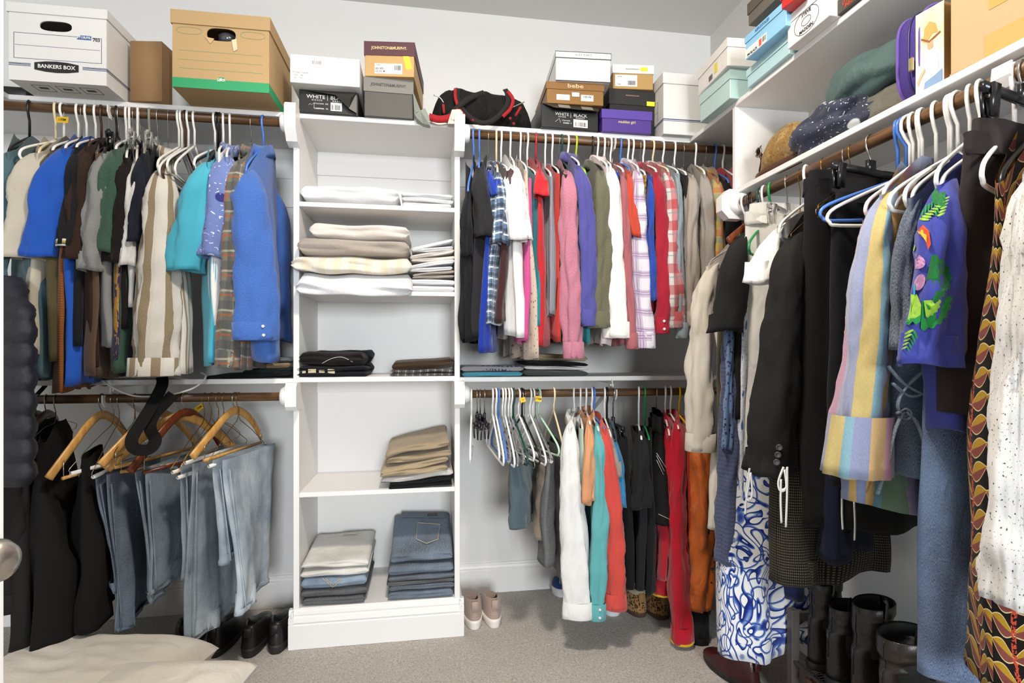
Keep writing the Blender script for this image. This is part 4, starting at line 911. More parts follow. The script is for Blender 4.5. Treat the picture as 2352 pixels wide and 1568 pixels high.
hangpx('cc:clear', 'R', 1808, 470, (1750, 500), 'clear plastic clip hanger above the off-white jeans')
shorts('R', 1900, (1800, 700), (1786, 1345), hound, 'black houndstooth skirt below the black blazer', 'skirt', .17, .075, .04, .012, Lb=.22, band=False)
navy1, *_ = shorts('R', 1778, (1735, 800), (1708, 1370), C('#262f5e'), 'navy sweatpants left of the houndstooth skirt', 'sweatpants', .10, .022, .02, band=False)
navy2, *_ = shorts('R', 1938, (1896, 700), (1905, 1292), C('#161c34'), 'dark navy drawstring trousers behind the black trousers', 'trousers', .09, .04, .02, .012, Lb=.14, band=False, slant=-.0)
t, R, e, zt, zb = shorts('R', 1972, (1848, 418), (1832, 1206), blackw2, 'black trousers on the black clip hanger in the middle of the right-hand rod', 'trousers', .165, .042, .02, .006)
hangpx('c:black', 'R', 2000, 372, (1880, 410), 'black clip hanger with a long bar holding black trousers')
shorts('R', 2012, (1912, 470), (1920, 1120), C('#1b1c20'), 'second black trousers right of the clipped black trousers', 'trousers', .16, .03, .02, band=True)
W2_ = [
 (2062, 430, (1985, 505), C('#5a3f44'), 'dusty maroon top behind the pastel striped blouse', 'top', dict(hem=(1985, 900), hk='p:blue', h1=.02)),
 (2118, 368, (2022, 448), pastel, 'pastel striped linen blouse with a ruffled sleeve', 'blouse', dict(slv=(1966, 1088, 112), hem=(1990, 1110), hk='p:white', thick=.05, w0=72, h1=.05, k=1.6, ruffle=.13)),
 (2150, 390, (2050, 480), C('#c49460'), 'tan top behind the pastel striped blouse', 'top', dict(hem=(2060, 800), hk='x:clear', h1=.026)),
 (2112, 392, (2040, 500), pastel2, 'multicoloured striped dress hem under the pastel blouse', 'dress', dict(hem=(1962, 1160), hk='p:white', h1=.06, Lb=.26, k=1.6, slant=-.06)),
 (2185, 372, (2088, 455), D('#27384e', '#3c5068'), 'dark denim jacket left of the tropical print tee', 'jacket', dict(slv=(2074, 800, 44), hem=(2085, 790), hk='p:white', w0=40, thick=.025)),
 (2252, 345, (2155, 425), tropic, 'indigo tee printed with green leaves and a parrot on the right-hand rod', 't-shirt', dict(slv=(2120, 838, 104), hem=(2160, 985), hk='p:white', thick=.05, w0=78, h1=.045)),
]
row('R', W2_)
t, R, e, zt, zb = shorts('R', 2215, (2046, 812), (2044, 1092), D('#2f4a6c', '#6888ac'), 'dark denim shorts with laced front below the tropical tee', 'shorts', .17, .05, .03, .01, band=True)
dm_ = D('#3d5068', '#8498ac')
for pts in ([(2040, 840), (2075, 880), (2120, 905)], [(2130, 845), (2080, 890), (2062, 930), (2075, 955)], [(2050, 880), (2090, 910), (2130, 900)],
            [(2075, 945), (2055, 990), (2040, 1060), (2015, 1135)], [(2080, 945), (2105, 970), (2120, 1010)], [(2060, 950), (2078, 938), (2092, 950), (2082, 962), (2064, 956)]):
    d_ = 1.128
    part('lace', sweep(catmull([PD(x, y, d_+.0002*i) for i, (x, y) in enumerate(pts)], 5), circ(.0055, 6, .0028)), dm_, t)
shorts('R', 2262, (2128, 770), (2110, 1552), D('#2c5288', '#5f88bc'), 'long blue jeans hanging in front of the black leaf print dress', 'jeans', .15, .035, .03, .006, Lb=.14, band=False)
shorts('R', 2352, (2222, 312), (2164, 955), C('#393130', sheen=.3), 'charcoal sweatpants clipped to the big black hanger', 'sweatpants', .17, .045, .02, .006, Lb=.18)
hangpx('c:black', 'R', 2352, 200, (2230, 250), 'large black clip hanger nearest the camera on the right-hand rod', .19)
W3_ = [
 (2388, 300, (2292, 420), leafp, 'black dress printed with gold and mauve leaves on the right-hand rod', 'dress', dict(hem=(2272, 1600), hk='x:black', h1=.06, Lb=.2, k=1.2)),
 (2480, 240, (2352, 400), knitw, 'white speckled knit sweater at the right edge', 'sweater', dict(slv=(2330, 1378, 130), hem=(2400, 1420), hk='p:blue', thick=.05, w0=60, h1=.05)),
]
row('R', W3_)
for hk, kind, ny, end, lab in [
    (2098, 'p:white', 390, (1988, 470), 'white plastic hanger overlapping the blue one on the right-hand rod'),
    (2082, 'p:blue', 405, (1884, 480), 'empty blue plastic hanger sticking out over the black trousers'),
    (2090, 'p:white', 400, (1900, 490), 'white plastic hanger over the black trousers beside the blue hanger'),
    (2200, 'p:white', 350, (2042, 452), 'white plastic hanger sticking out left of the tropical tee'),
    (2180, 'p:white', 360, (2078, 440), 'white plastic hanger touching the tropical tee shoulder'),
    (2330, 'p:white', 290, (2255, 385), 'white plastic hanger with a white ribbon above the leaf dress'),
    (1955, 'w:brass', 420, (1880, 470), 'thin brass wire hanger right of the black blazer'),
    (1940, 'w:steel', 430, (1875, 480), 'thin steel wire hanger right of the black blazer'),
    (1852, 'p:white', 465, (1790, 520), 'white plastic hanger left of the black blazer'),
    (1770, 'p:green', 500, (1720, 560), 'green plastic hanger behind the clear clip hanger'),
    (1755, 'p:white', 505, (1700, 560), 'white plastic hanger near the corner of the right-hand rod'),
    (2228, 'p:white', 320, (2150, 400), 'white plastic hanger behind the charcoal sweatpants')]:
    hangpx(kind, 'R', hk, ny, end, lab, .2)
# drawstrings
for pts, dd, lab in [([(1722, 1075), (1716, 1110), (1714, 1140), (1722, 1148), (1728, 1130), (1724, 1085)], 1.42, 'white drawstring loop left of the houndstooth skirt'),
                ([(1724, 1085), (1714, 1150), (1712, 1180)], 1.42, 'short white drawstring end beside the looped drawstring'),
                ([(1800, 1072), (1788, 1105), (1792, 1125), (1806, 1118), (1802, 1078)], 1.24, 'white drawstring loop below the blazer cuff'),
                ([(1794, 1100), (1793, 1150), (1795, 1200)], 1.24, 'white drawstring end below the blazer cuff'),
                ([(1808, 1072), (1808, 1130), (1805, 1210)], 1.24, 'longest white drawstring in front of the houndstooth skirt'),
                ([(1934, 1125), (1934, 1180), (1936, 1215)], 1.26, 'wide white drawstring below the pastel blouse'),
                ([(1962, 1150), (1964, 1200), (1963, 1240)], 1.28, 'thin white drawstring beside the wide one')]:
    P = [PD(x, y, dd) for x, y in pts]
    part('drawstring', ribbon(catmull(P, 5), .008, .002, (.5, -.8, .1)), C('#e4e0da', sheen=0), navy1 if P[0].y > 1.05 and 'left' in lab or 'short' in lab else navy2, label=lab)
# tile print dress in the corner
t, R, e, zt, zb = shorts('R', 1760, (1690, 900), (1652, 1506), tileb, 'white maxi dress painted with blue tile scrolls near the shoe rack', 'dress', .15, .075, .04, .015, Lb=.21, band=False, k=1.5)
shorts('R', 1716, (1640, 1000), (1636, 1214), ivory, 'ivory dress hem below the cream sweater', 'dress', .17, .04, .03, .008, Lb=.19, band=False)

# prints that lie on the cloth: outlines laid on the surface of the part
from mathutils.bvhtree import BVHTree
lay = [0]
def print_on(o, shapes, name='print'):
    root = o
    while root.parent is not None: root = root.parent
    off = root.location; bv = BVHTree.FromPolygons([v.co+off for v in o.data.vertices], [tuple(p.vertices) for p in o.data.polygons]); eye = Vector((0, 0, CH))
    def hit(x, y):
        d = (PD(x, y, 1.0)-eye).normalized(); h = bv.ray_cast(eye, d); return None if h[0] is None else h[0]-d*(.002+.0005*lay[0])
    for li, (pts, mat) in enumerate(shapes):
        lay[0] = li % 12
        n = len(pts); cx, cy = sum(p[0] for p in pts)/n, sum(p[1] for p in pts)/n; V = []; Fc = []; ok = True
        c = hit(cx, cy)
        if c is None: continue
        V.append(c); K = 3
        for r in range(1, K+1):
            for x, y in pts:
                h = hit(cx+(x-cx)*r/K, cy+(y-cy)*r/K)
                V.append(h if h is not None else V[-1])
        if max((a-c).length for a in V) > .2: continue
        for i in range(n): Fc.append([0, 1+i, 1+(i+1) % n])
        for r in range(K-1):
            for i in range(n): Fc.append([1+r*n+i, 1+(r+1)*n+i, 1+(r+1)*n+(i+1) % n, 1+r*n+(i+1) % n])
        part(name, (V, Fc), mat, o, smooth=False)
def ell(cx, cy, a, b, rot=0.0, n=14): return [(cx+a*math.cos(q)*math.cos(rot)-b*math.sin(q)*math.sin(rot), cy+a*math.cos(q)*math.sin(rot)+b*math.sin(q)*math.cos(rot)) for q in [2*math.pi*i/n for i in range(n)]]
def fan(cx, cy, R1, a0, a1, k, rr): # scalloped fan leaf
    out = [(cx, cy)]
    for i in range(k):
        for q in (.1, .35, .65, .9):
            a = math.radians(lerp(a0, a1, (i+q)/k)); r = R1*(1+rr*math.sin(math.pi*q)); out.append((cx+r*math.cos(a), cy+r*math.sin(a)))
    return out
def frond(x0, y0, x1, y1, L, k=6):
    out = []; a = math.atan2(y1-y0, x1-x0)
    for i in range(k):
        t_ = (i+.5)/k; x, y = lerp(x0, x1, t_), lerp(y0, y1, t_); l = L*(1-.45*t_)
        for s_ in (-1, 1): b = a+s_*.75; out.append(ell(x+l*.5*math.cos(b), y+l*.5*math.sin(b), l*.5, l*.13, b, 10))
    return out
tro = [o for o in bpy.data.objects if o.get('label', '').startswith('indigo tee')][0]
slv_ = [c_ for c_ in tro.children if c_.name.startswith('sleeve')][0]
g1, g2, g3, pk, og, yl_, tq = cloth('#2c9a4c'), cloth('#1d7a3c'), cloth('#a4d84a'), cloth('#d79ccc'), cloth('#e0562c'), cloth('#e8cc48'), cloth('#3ab0d0')
shp = [(fan(2128, 640, 52, -80, 75, 7, .14), g2), (fan(2118, 690, 62, -12, 95, 6, .12), g1), (fan(2122, 690, 36, -5, 85, 5, .12), g3), (ell(2102, 600, 24, 17, .3), pk), (ell(2096, 625, 20, 11, -.3), pk), (ell(2112, 648, 12, 20, .4), pk),
       ([(2104, 520), (2120, 516), (2134, 530), (2138, 560), (2132, 574), (2126, 552), (2112, 538), (2102, 534)], og), ([(2103, 527), (2118, 527), (2128, 540), (2128, 556), (2116, 540), (2102, 536)], yl_),
       ([(2078, 740), (2080, 700), (2092, 676), (2106, 676), (2116, 700), (2114, 738), (2104, 746), (2096, 738), (2088, 746)], g3), ([(2079, 742), (2080, 722), (2115, 722), (2114, 738), (2104, 746), (2096, 738), (2088, 746)], g1),
       (ell(2100, 664, 2.5, 14), tq), (fan(2172, 440, 34, 90, 250, 5, .14), g2)]
for f_ in (frond(2106, 505, 2150, 470, 26), frond(2110, 480, 2098, 455, 20, 4), frond(2100, 752, 2082, 800, 24, 5), frond(2150, 500, 2172, 452, 22), frond(2100, 580, 2088, 560, 16, 3)):
    for i, e_ in enumerate(f_): shp.append((e_, (g1, g3)[i % 2]))
print_on(slv_, shp)
# ================================================================ boxes on the shelves
def boxpx(xl, yl, xr, yr, ytop, z0, Yf=None, tb=False):
    if Yf: Aq, B = PY(xl, yl, Yf), PY(xr, yr, Yf); Aq.z = B.z = z0
    else: Aq, B = PZ(xl, yl, z0), PZ(xr, yr, z0)
    return Aq, math.atan2(B.y-Aq.y, B.x-Aq.x), (B-Aq).length, zat(B if tb or xl > 1600 else Aq, ytop)-z0
INK = plain('#1b1b1d', .5); INKW = plain('#e9e7e2', .5)
def sticker(o, x0, z0, x1, z1, m, y=-.0006, name='sticker'): return local(o, name, bx(x0, y-.0004, z0, x1, y, z1), m)
def barcode(o, x0, z0, x1, z1, y=-.0014, m=None):
    rnd = random.Random(int(x0*1e4)); d = []; x = x0
    while x < x1:
        w_ = rnd.choice((.0012, .002, .003)); d.append(bx(x, y-.0002, z0, min(x1, x+w_), y, z1)); x += w_+rnd.choice((.0015, .0025))
    return local(o, 'barcode', join(*d), m or INK)
def shoebox(label, px, z0, dep, cb, cl, lip=.34, name='shoe_box', over=.003, cat='box', Yf=None, bare=False):
    A_, rz, w, h = boxpx(*px, z0, Yf); o = thing(name, label, cat, A_, rz)
    lh = h*lip
    if bare: local(o, 'body', rbx(0, 0, 0, w, dep, h, .002), cb)
    else:
        local(o, 'body', rbx(0, 0, 0, w, dep, h-.003, .0015), cb)
        t_ = .002; e = over
        local(o, 'lid', join(bx(-e, -e, h-t_, w+e, dep+e, h), bx(-e, -e, h-lh, w+e, -e+t_, h-t_), bx(-e, dep+e-t_, h-lh, w+e, dep+e, h-t_), bx(-e, -e+t_, h-lh, -e+t_, dep+e-t_, h-t_), bx(w+e-t_, -e+t_, h-lh, w+e, dep+e-t_, h-t_)), cl)
    return o, w, h, z0+h, lh
def stadium(cx, cz, a, b, n=24): # outline
    out = []
    for i in range(n):
        q = 2*math.pi*i/n; x = math.cos(q); z = math.sin(q)
        out.append((cx+(a-b)*max(-1, min(1, x*3))+b*x, cz+b*z))
    return out
def holed_panel(w, h, cx, cz, a, b, y0, y1, n=40):
    """front panel with an oval hand hole"""
    inner = [(cx+a*math.copysign(abs(math.cos(q))**.6, math.cos(q)), cz+b*math.copysign(abs(math.sin(q))**.8, math.sin(q))) for q in [2*math.pi*i/n for i in range(n)]]
    def proj(i):
        q = 2*math.pi*i/n; c, s = math.cos(q), math.sin(q); k = 1/max(abs(c)/1, abs(s)/1)
        ux, uz = c*k, s*k
        return ((cx+(w-cx)*ux) if ux > 0 else (cx+cx*ux), (cz+(h-cz)*uz) if uz > 0 else (cz+cz*uz))
    outer = [proj(i) for i in range(n)]
    V = [(x, y0, z) for x, z in outer]+[(x, y0, z) for x, z in inner]+[(x, y1, z) for x, z in inner]
    Fc = []
    for i in range(n):
        j = (i+1) % n; Fc += [[i, j, n+j, n+i], [n+i, n+j, 2*n+j, 2*n+i]]
    return V, Fc
def open_box(o, w, dep, h, m, hole, t_=.004):
    local(o, 'front_panel', holed_panel(w, h, *hole, 0, t_), m)
    local(o, 'body', join(bx(0, t_, 0, t_, dep, h), bx(w-t_, t_, 0, w, dep, h), bx(t_, dep-t_, 0, w-t_, dep, h), bx(t_, t_, 0, w-t_, dep-t_, t_)), m)
def lid(o, w, dep, h, lh, m, e=.005, t_=.004):
    return local(o, 'lid', join(bx(-e, -e, h, w+e, dep+e, h+t_), bx(-e, -e, h-lh, w+e, -e+t_, h), bx(-e, dep+e-t_, h-lh, w+e, dep+e, h), bx(-e, -e+t_, h-lh, -e+t_, dep+e-t_, h), bx(w+e-t_, -e+t_, h-lh, w+e, dep+e-t_, h)), m)
wcard = card('#dcdad6', line=.04, var=.03); kraft = card('#b2946a', line=.04); kraft2 = card('#c0a37c', line=.03)
# storage box, white
A_, rz, w, h = boxpx(20, 182, 245, 197, 5, ZT)
o = thing('storage_box', 'white cardboard storage box with an oval hand hole at the left of the upper shelf', 'box', A_, rz); h -= .004; dp = .37
sx = w/.332
open_box(o, w, dp, h, wcard, (w*.475, h*.745, w*.165, h*.068)); lid(o, w, dp, h, h*.11, wcard)
local(o, 'contents', bx(w*.2, .06, .01, w*.6, .07, h*.72), plain('#b5322e', .5)); local(o, 'contents', bx(w*.6, .05, .01, w*.8, .12, h*.68), plain('#d9d2c8', .5))
NAVY = plain('#243a6b', .5)
def frame(o, x0, z0, x1, z1, t_, m, y=-.0006, name='print'):
    return local(o, name, join(bx(x0, y, z0, x1, y+.0004, z0+t_), bx(x0, y, z1-t_, x1, y+.0004, z1), bx(x0, y, z0, x0+t_, y+.0004, z1), bx(x1-t_, y, z0, x1, y+.0004, z1)), m)
frame(o, w*.05, h*.29, w*.95, h*.63, .0014, NAVY); local(o, 'print', bx(w*.06, -.0006, h*.465, w*.93, -.0002, h*.469), NAVY)
local(o, 'print', prism([(w*.69, h*.595), (w*.73, h*.65), (w*.84, h*.65), (w*.84, h*.595)], 'y', -.001, -.0002), plain('#2c5a92', .5))
lettering(o, 'STOR/FILE', .0115, w*.775, h*.622, -.0014, INKW, True); lettering(o, '703', .016, w*.895, h*.60, -.001, INK, True)
for zz in (.195, .212, .225):
    [local(o, 'print', b_, NAVY) for b_ in (bx(.0, -.0006, h*zz-.001, w*.22, -.0002, h*zz+.001), bx(w*.75, -.0006, h*zz-.001, w, -.0002, h*zz+.001), bx(w+.0002, 0, h*zz-.001, w+.0006, dp, h*zz+.001))]
bw, bh = w*.225, h*.075
bad = [(w*.485-bw, h*.20-bh*.62)]+[(w*.485+bw*q, h*.20-bh*(1-.38*q*q)) for q in (-.5, 0, .5)]+[(w*.485+bw, h*.20-bh*.62), (w*.485+bw, h*.20+bh*.62)]+[(w*.485+bw*q, h*.20+bh*(1-.38*q*q)) for q in (.5, 0, -.5)]+[(w*.485-bw, h*.20+bh*.62)]
bdg = local(o, 'badge', prism(bad, 'y', -.0016, -.0004), INK)
lettering(bdg, 'BANKERS BOX', .0185, w*.485, h*.20, -.0022, INKW, True, squash=.98)
for i in range(3): frame(o, 0, 0, .001, .001, .0003, INK) if False else None
for i, xx in enumerate((.25, .5, .75)): local(o, 'print', join(bx(w*xx-.03, .03, -.0006, w*xx+.03, .032, -.0002), bx(w*xx-.03, .075, -.0006, w*xx+.03, .077, -.0002), bx(w*xx-.03, .03, -.0006, w*xx-.028, .077, -.0002), bx(w*xx+.028, .03, -.0006, w*xx+.03, .077, -.0002), bx(w*xx-.015, .045, -.0006, w*xx+.015, .06, -.0002)), plain('#4a4642', .6))
# narrow brown box
A_, rz, w, h = boxpx(298, 232, 372, 233, 93, ZT); tag(mk('cardboard_box', rbx(0, 0, 0, w, .24, h, .002), card('#94734f', line=.02), None), 'narrow plain brown cardboard box between the two storage boxes', 'box'); bpy.context.view_layer.update()
o = [q for q in bpy.data.objects if q.name == 'cardboard_box'][0]; o.location = A_; o.rotation_euler = (0, 0, rz)
A_, rz, w, h = boxpx(386, 238, 440, 241, 105, ZT); o = mk('white_box', rbx(0, .03, 0, w, .3, h, .002), wcard, None); o.location = A_; o.rotation_euler = (0, 0, rz); tag(o, 'plain white box tucked behind the green striped storage box', 'box')
# storage box, brown with green band
A_, rz, w, h = boxpx(396, 199, 618, 214, 22, ZT); h -= .004; dp = .33
o = thing('storage_box', 'brown cardboard storage box with a green bottom band on the upper shelf', 'box', A_, rz)
open_box(o, w, dp, h, kraft, (w*.5, h*.735, w*.15, h*.085)); lid(o, w, dp, h, h*.165, kraft)
GRN = plain('#2e9560', .6); local(o, 'green_band', join(bx(-.0006, -.0006, 0, w+.0006, -.0002, h*.13), bx(w+.0002, 0, 0, w+.0006, dp, h*.13), bx(-.0006, 0, 0, -.0002, dp, h*.13)), GRN)
GL_ = plain('#5d9468', .6)
for zz in (.49, .37, .255): local(o, 'print', bx(w*.07, -.0006, h*zz, w*.93, -.0002, h*zz+.001), GL_)
for cx in (.17, .83): local(o, 'print', tube([(w*cx+w*.13*math.copysign(abs(math.cos(q))**.6, math.cos(q)), -.0004, h*.755+h*.045*math.sin(q)) for q in [2*math.pi*i/24 for i in range(24)]], .0006, 4, True), GL_)
emb = local(o, 'emblem', bx(w*.47, -.0012, h*.10, w*.53, -.0006, h*.165), GRN); lettering(emb, 'Office', .010, w*.5, h*.138, -.0018, INKW, True); lettering(emb, 'DEPOT', .009, w*.5, h*.120, -.0018, INKW, True)
local(o, 'contents', xform(lathe([(.0, 0), (.03, .004), (.035, .03), (.0, .06)], 16), Matrix.Translation((w*.52, .05, h*.68))), plain('#55565a', .15, .6, metal=.4), True)
local(o, 'torn_flap', prism([(w*.33, h*.69), (w*.43, h*.67), (w*.39, h*.60)], 'y', -.003, -.001), kraft2)
local(o, 'torn_flap', prism([(w*.61, h*.67), (w*.66, h*.69), (w*.67, h*.55), (w*.63, h*.52)], 'y', -.004, -.001), card('#d8c4a4'))
# white over black shoe boxes
bkbox = plain('#1d1c1c', .42, .5); dg = card('#56544f', .6); bk2 = plain('#262422', .45, .5)
o, w, h, zt_, lh = shoebox('black shoe box with a folded flap under the white shoe box by the tower', (687, 257, 823, 266, 204), ZT, .28, bkbox, bkbox, bare=True)
lettering(o, 'WHITE', .021, w*.28, h*.70, -.001, INKW, squash=1.1); lettering(o, 'HOUSE', .009, w*.30, h*.56, -.001, INKW, space=1.6); local(o, 'print', bx(w*.475, -.001, h*.56, w*.48, -.0002, h*.82), INKW)
lettering(o, 'BLACK', .021, w*.68, h*.70, -.001, INKW, squash=1.1); lettering(o, 'MARKET', .009, w*.66, h*.56, -.001, INKW, space=1.5)
lettering(o, 'STYLE NAME   SIZE', .0065, w*.37, h*.41, -.001, INKW); lettering(o, 'CARMONA   7.5', .0075, w*.37, h*.20, -.001, INKW, True)
sticker(o, w*.53, h*.14, w*.72, h*.5, INKW); barcode(o, w*.55, h*.18, w*.70, h*.40)
local(o, 'shoe_drawing', tube([(w*.16, -.0006, h*.34), (w*.19, -.0006, h*.40), (w*.21, -.0006, h*.35), (w*.25, -.0006, h*.45), (w*.25, -.0006, h*.20)], .0007, 4), INKW)
local(o, 'flap', ([(w*.02, -.004, h*.96), (w*.98, -.012, h*.96), (w*.9, -.045, h*.55), (w*.62, -.02, h*.75), (w*.98, -.012, h*.05), (w*.85, -.02, h*.2)], [[0, 1, 3], [1, 2, 3], [1, 4, 5, 2], [2, 5, 3]]), plain('#34322f', .45))
zb4 = zt_
o, w, h, zt_, lh = shoebox('plain white shoe box on top of the black one by the tower', (666, 188, 826, 200, 123), zb4, .29, plain('#e4e3e1', .5), plain('#e4e3e1', .5), bare=True)
barcode(o, w*.31, h*.70, w*.45, h*.82, -.001, plain('#8c8078', .6)); lettering(o, 'STYLE# VICKERS', .0085, w*.15, h*.36, -.001, plain('#9a9590', .6)); lettering(o, 'COL    BK', .0085, w*.12, h*.26, -.001, plain('#9a9590', .6)); lettering(o, 'SZ     7M', .0085, w*.12, h*.16, -.001, plain('#9a9590', .6))
# grey and tan dress-shoe boxes
o, w, h, zt_, lh = shoebox('charcoal shoe box with a grey lid under the tan one', (837, 265, 948, 273, 176), ZT, .30, dg, card('#7b7973', .6), .37)
lettering(o, 'JOHNSTON&MURPHY.', .0165, w*.5, h-lh*.5, -.0042, INK, True, squash=.86)
zb5 = zt_
o, w, h, zt_, lh = shoebox('tan shoe box with a maroon lid on top of the grey one', (838, 174, 951, 177, 95), zb5, .32, card('#bd9a66', .6), card('#5a3a40', .6), .40)
lettering(o, 'JOHNSTON&MURPHY.', .0165, w*.5, h-lh*.48, -.0042, plain('#d9c48a', .4), True, squash=.86)
sticker(o, w*.2, h*.07, w*.76, h*.37, INKW); barcode(o, w*.60, h*.18, w*.74, h*.32); lettering(o, '20-1952', .010, w*.3, h*.22, -.0016, INK, True); lettering(o, '10 1/2  M', .010, w*.31, h*.14, -.0016, INK, True); lettering(o, 'CASEN', .007, w*.27, h*.32, -.0016, INK)
d_ = bx(-.012, -.0008, -.028, .012, -.0004, .028); local(o, 'yellow_tag', xform(d_, Matrix.Translation((w*.87, 0, h*.42)) @ Matrix.Rotation(-.25, 4, 'Y')), plain('#e8e030', .5))
# tissue paper sticking out
P = [(948, 208), (953, 235), (956, 258), (968, 262), (976, 248), (986, 268), (988, 288), (972, 284), (958, 272), (952, 262)]
P3 = [PY(x, y, YF-.04+.012*math.sin(i*2.1)) for i, (x, y) in enumerate(P)]; c = sum(P3, Vector())/len(P3)
P3b = [p+Vector((0, .03, 0)) for p in P3]
tag(mk('tissue_paper', (P3+[c+Vector((0, -.02, 0))]+P3b, [[i, (i+1) % 10, 10] for i in range(10)]+[[i, (i+1) % 10, 11+(i+1) % 10, 11+i] for i in range(10)]), C('#a9b0a4', rough=.7), None, tuple(c), False), 'crumpled grey tissue paper poking out over the shelf edge beside the grey shoe box', 'paper')
# right-hand stacks
o, w, h, zt_, lh = shoebox('black shoe box with white lettering under the brown one', (1243, 291, 1374, 302, 236), ZT, .30, bkbox, bkbox, bare=True)
lettering(o, 'WHITE', .018, w*.36, h*.60, -.001, INKW, squash=1.1); lettering(o, 'BLACK', .018, w*.68, h*.60, -.001, INKW, squash=1.1); local(o, 'print', bx(w*.51, -.001, h*.48, w*.515, -.0002, h*.68), INKW); lettering(o, 'HOUSE', .008, w*.36, h*.49, -.001, INKW, space=1.5); lettering(o, 'MARKET', .008, w*.68, h*.49, -.001, INKW, space=1.5)
lettering(o, 'STYLE NAME', .0065, w*.43, h*.34, -.001, INKW); lettering(o, 'CANDIS   7', .0075, w*.45, h*.24, -.001, INKW, True); sticker(o, w*.56, h*.10, w*.81, h*.43, INKW); barcode(o, w*.585, h*.14, w*.785, h*.32)
local(o, 'shoe_drawing', tube([(w*.24, -.0006, h*.26), (w*.28, -.0006, h*.34), (w*.31, -.0006, h*.42), (w*.33, -.0006, h*.30), (w*.33, -.0006, h*.24)], .0007, 4), INKW)
local(o, 'flap', ([(0, -.002, h), (w, -.002, h), (w*.97, -.03, h*.72), (w*.2, -.03, h*.72)], [[0, 1, 2, 3]]), plain('#3c3934', .4))
for xx in (.28, .68): local(o, 'tape', ([(w*xx, -.006, h*.98), (w*(xx+.2), -.006, h*.98), (w*(xx+.2), -.028, h*.76), (w*xx, -.028, h*.76)], [[0, 1, 2, 3]]), plain('#8d8a82', .3))
o, w, h, zt_, lh = shoebox('brown shoe box with stickers between the black and the white ones', (1256, 236, 1386, 243, 187), zt_, .29, card('#8a6434', .5), card('#866034', .5), .33)
lettering(o, 'bebe', .024, w*.5, h-lh*.5, -.0042, plain('#cdb48c', .4), True, squash=1.5); sticker(o, w*.17, h*.17, w*.4, h*.43, INKW); sticker(o, w*.44, h*.36, w*.57, h*.55, INKW, -.0012); sticker(o, w*.6, h*.17, w*.82, h*.46, INKW); barcode(o, w*.64, h*.32, w*.78, h*.41)
lettering(o, '7 1/2', .008, w*.27, h*.25, -.0016, INK)
o, w, h, zt_, lh = shoebox('white shoe box with black edges on top of the brown one', (1277, 185, 1402, 191, 117), zt_, .33, plain('#e6e5e3', .45), plain('#eae9e6', .45), .22)
lettering(o, 'ALEX MARIE', .0105, w*.5, h-lh*.5, -.0042, plain('#6d6a66', .5), space=1.3)
for z_ in (h-.0015, h-lh): local(o, 'edge_line', bx(-.0036, -.0036, z_-.0012, w+.0036, -.003, z_+.0012), INK)
local(o, 'edge_line', join(bx(-.0036, -.0036, h-lh, -.0018, -.003, h), bx(w+.0018, -.0036, h-lh, w+.0036, -.003, h), bx(-.0006, -.0006, 0, w, -.0002, .004)), INK)
o, w, h, zt_, lh = shoebox('purple shoe box in front of the black ones on the upper shelf', (1383, 301, 1496, 308, 250), ZT, .09, plain('#4d3384', .4), plain('#58409a', .4), .40)
lettering(o, 'madden girl', .0165, w*.5, h*.47, -.001, plain('#cdbb90', .4), True)
A0 = PZ(1496, 308, ZT)
o, w, h, zt_, lh = shoebox('black shoe box with pink script behind the purple one', (1400, 300, 1503, 303, 203), ZT, .19, bkbox, bk2, .30, Yf=YF+.06)
lettering(o, 'NINASHOES.COM', .008, w*.5, h-lh*.4, -.0042, plain('#d89a8a', .5)); lettering(o, 'Nina', .036, w*.52, h*.50, -.001, plain('#e8b8ac', .4), True, squash=1.3)
sticker(o, w*.27, h*.24, w*.77, h*.42, INKW); lettering(o, '7 1/2M', .012, w*.50, h*.28, -.0016, INK, True); barcode(o, w*.62, h*.30, w*.74, h*.38); sticker(o, w*.82, h*.70, w*1.0, h*.79, plain('#e8e030', .5), -.0036)
o, w, h, zt_, lh = shoebox('tan shoe box with a white lid on top of the black script one', (1408, 203, 1500, 206, 148), zt_, .24, card('#b8935c', .6), plain('#e4e2de', .5), .36)
lettering(o, 'JessicaSimpson', .0105, w*.48, h-lh*.5, -.0042, plain('#8f8880', .5)); sticker(o, w*.68, h-lh*.72, w*.86, h-lh*.28, plain('#e8e030', .5), -.0036); sticker(o, w*.05, h*.10, w*.6, h*.58, INKW); barcode(o, w*.36, h*.16, w*.56, h*.34); lettering(o, 'STYLE', .007, w*.17, h*.50, -.0016, INK); lettering(o, '7.5M', .008, w*.14, h*.18, -.0016, INK)
# white storage box in the corner
A_, rz, w, h = boxpx(1524, 307, 1640, 314, 167, ZT); o = thing('storage_box', 'white lidded storage box with blue lines in the corner of the upper shelf', 'box', A_, rz)
local(o, 'body', rbx(0, 0, 0, w, .33, h-.004, .002), wcard); lid(o, w, .33, h-.004, h*.16, wcard)
for zz in (.22, .24, .25): local(o, 'print', join(bx(0, -.0006, h*zz-.001, w, -.0002, h*zz+.001), bx(-.0006, 0, h*zz-.001, -.0002, .33, h*zz+.001)), NAVY)
local(o, 'print', join(bx(-.0006, .06, h*.3, -.0002, .062, h*.62), bx(-.0006, .06, h*.62, -.0002, .28, h*.625), bx(-.0006, .06, h*.45, -.0002, .28, h*.453)), NAVY)
mint = plain('#b9d4cf', .4); mint2 = plain('#b4d6da', .4); sky = plain('#8ec4e6', .4)
o, w, h, zt_, lh = shoebox('pale mint shoe box at the corner of the right-hand top shelf', (1609, 281, 1677, 225, 156), ZT, .27, mint, mint, .36)
o, w, h, zt_, lh = shoebox('white shoe box with a yellow sticker on top of the pale mint one', (1604, 221, 1671, 150, 87), zt_, .28, plain('#e9e4dc', .45), plain('#ebe7e0', .45), .32)
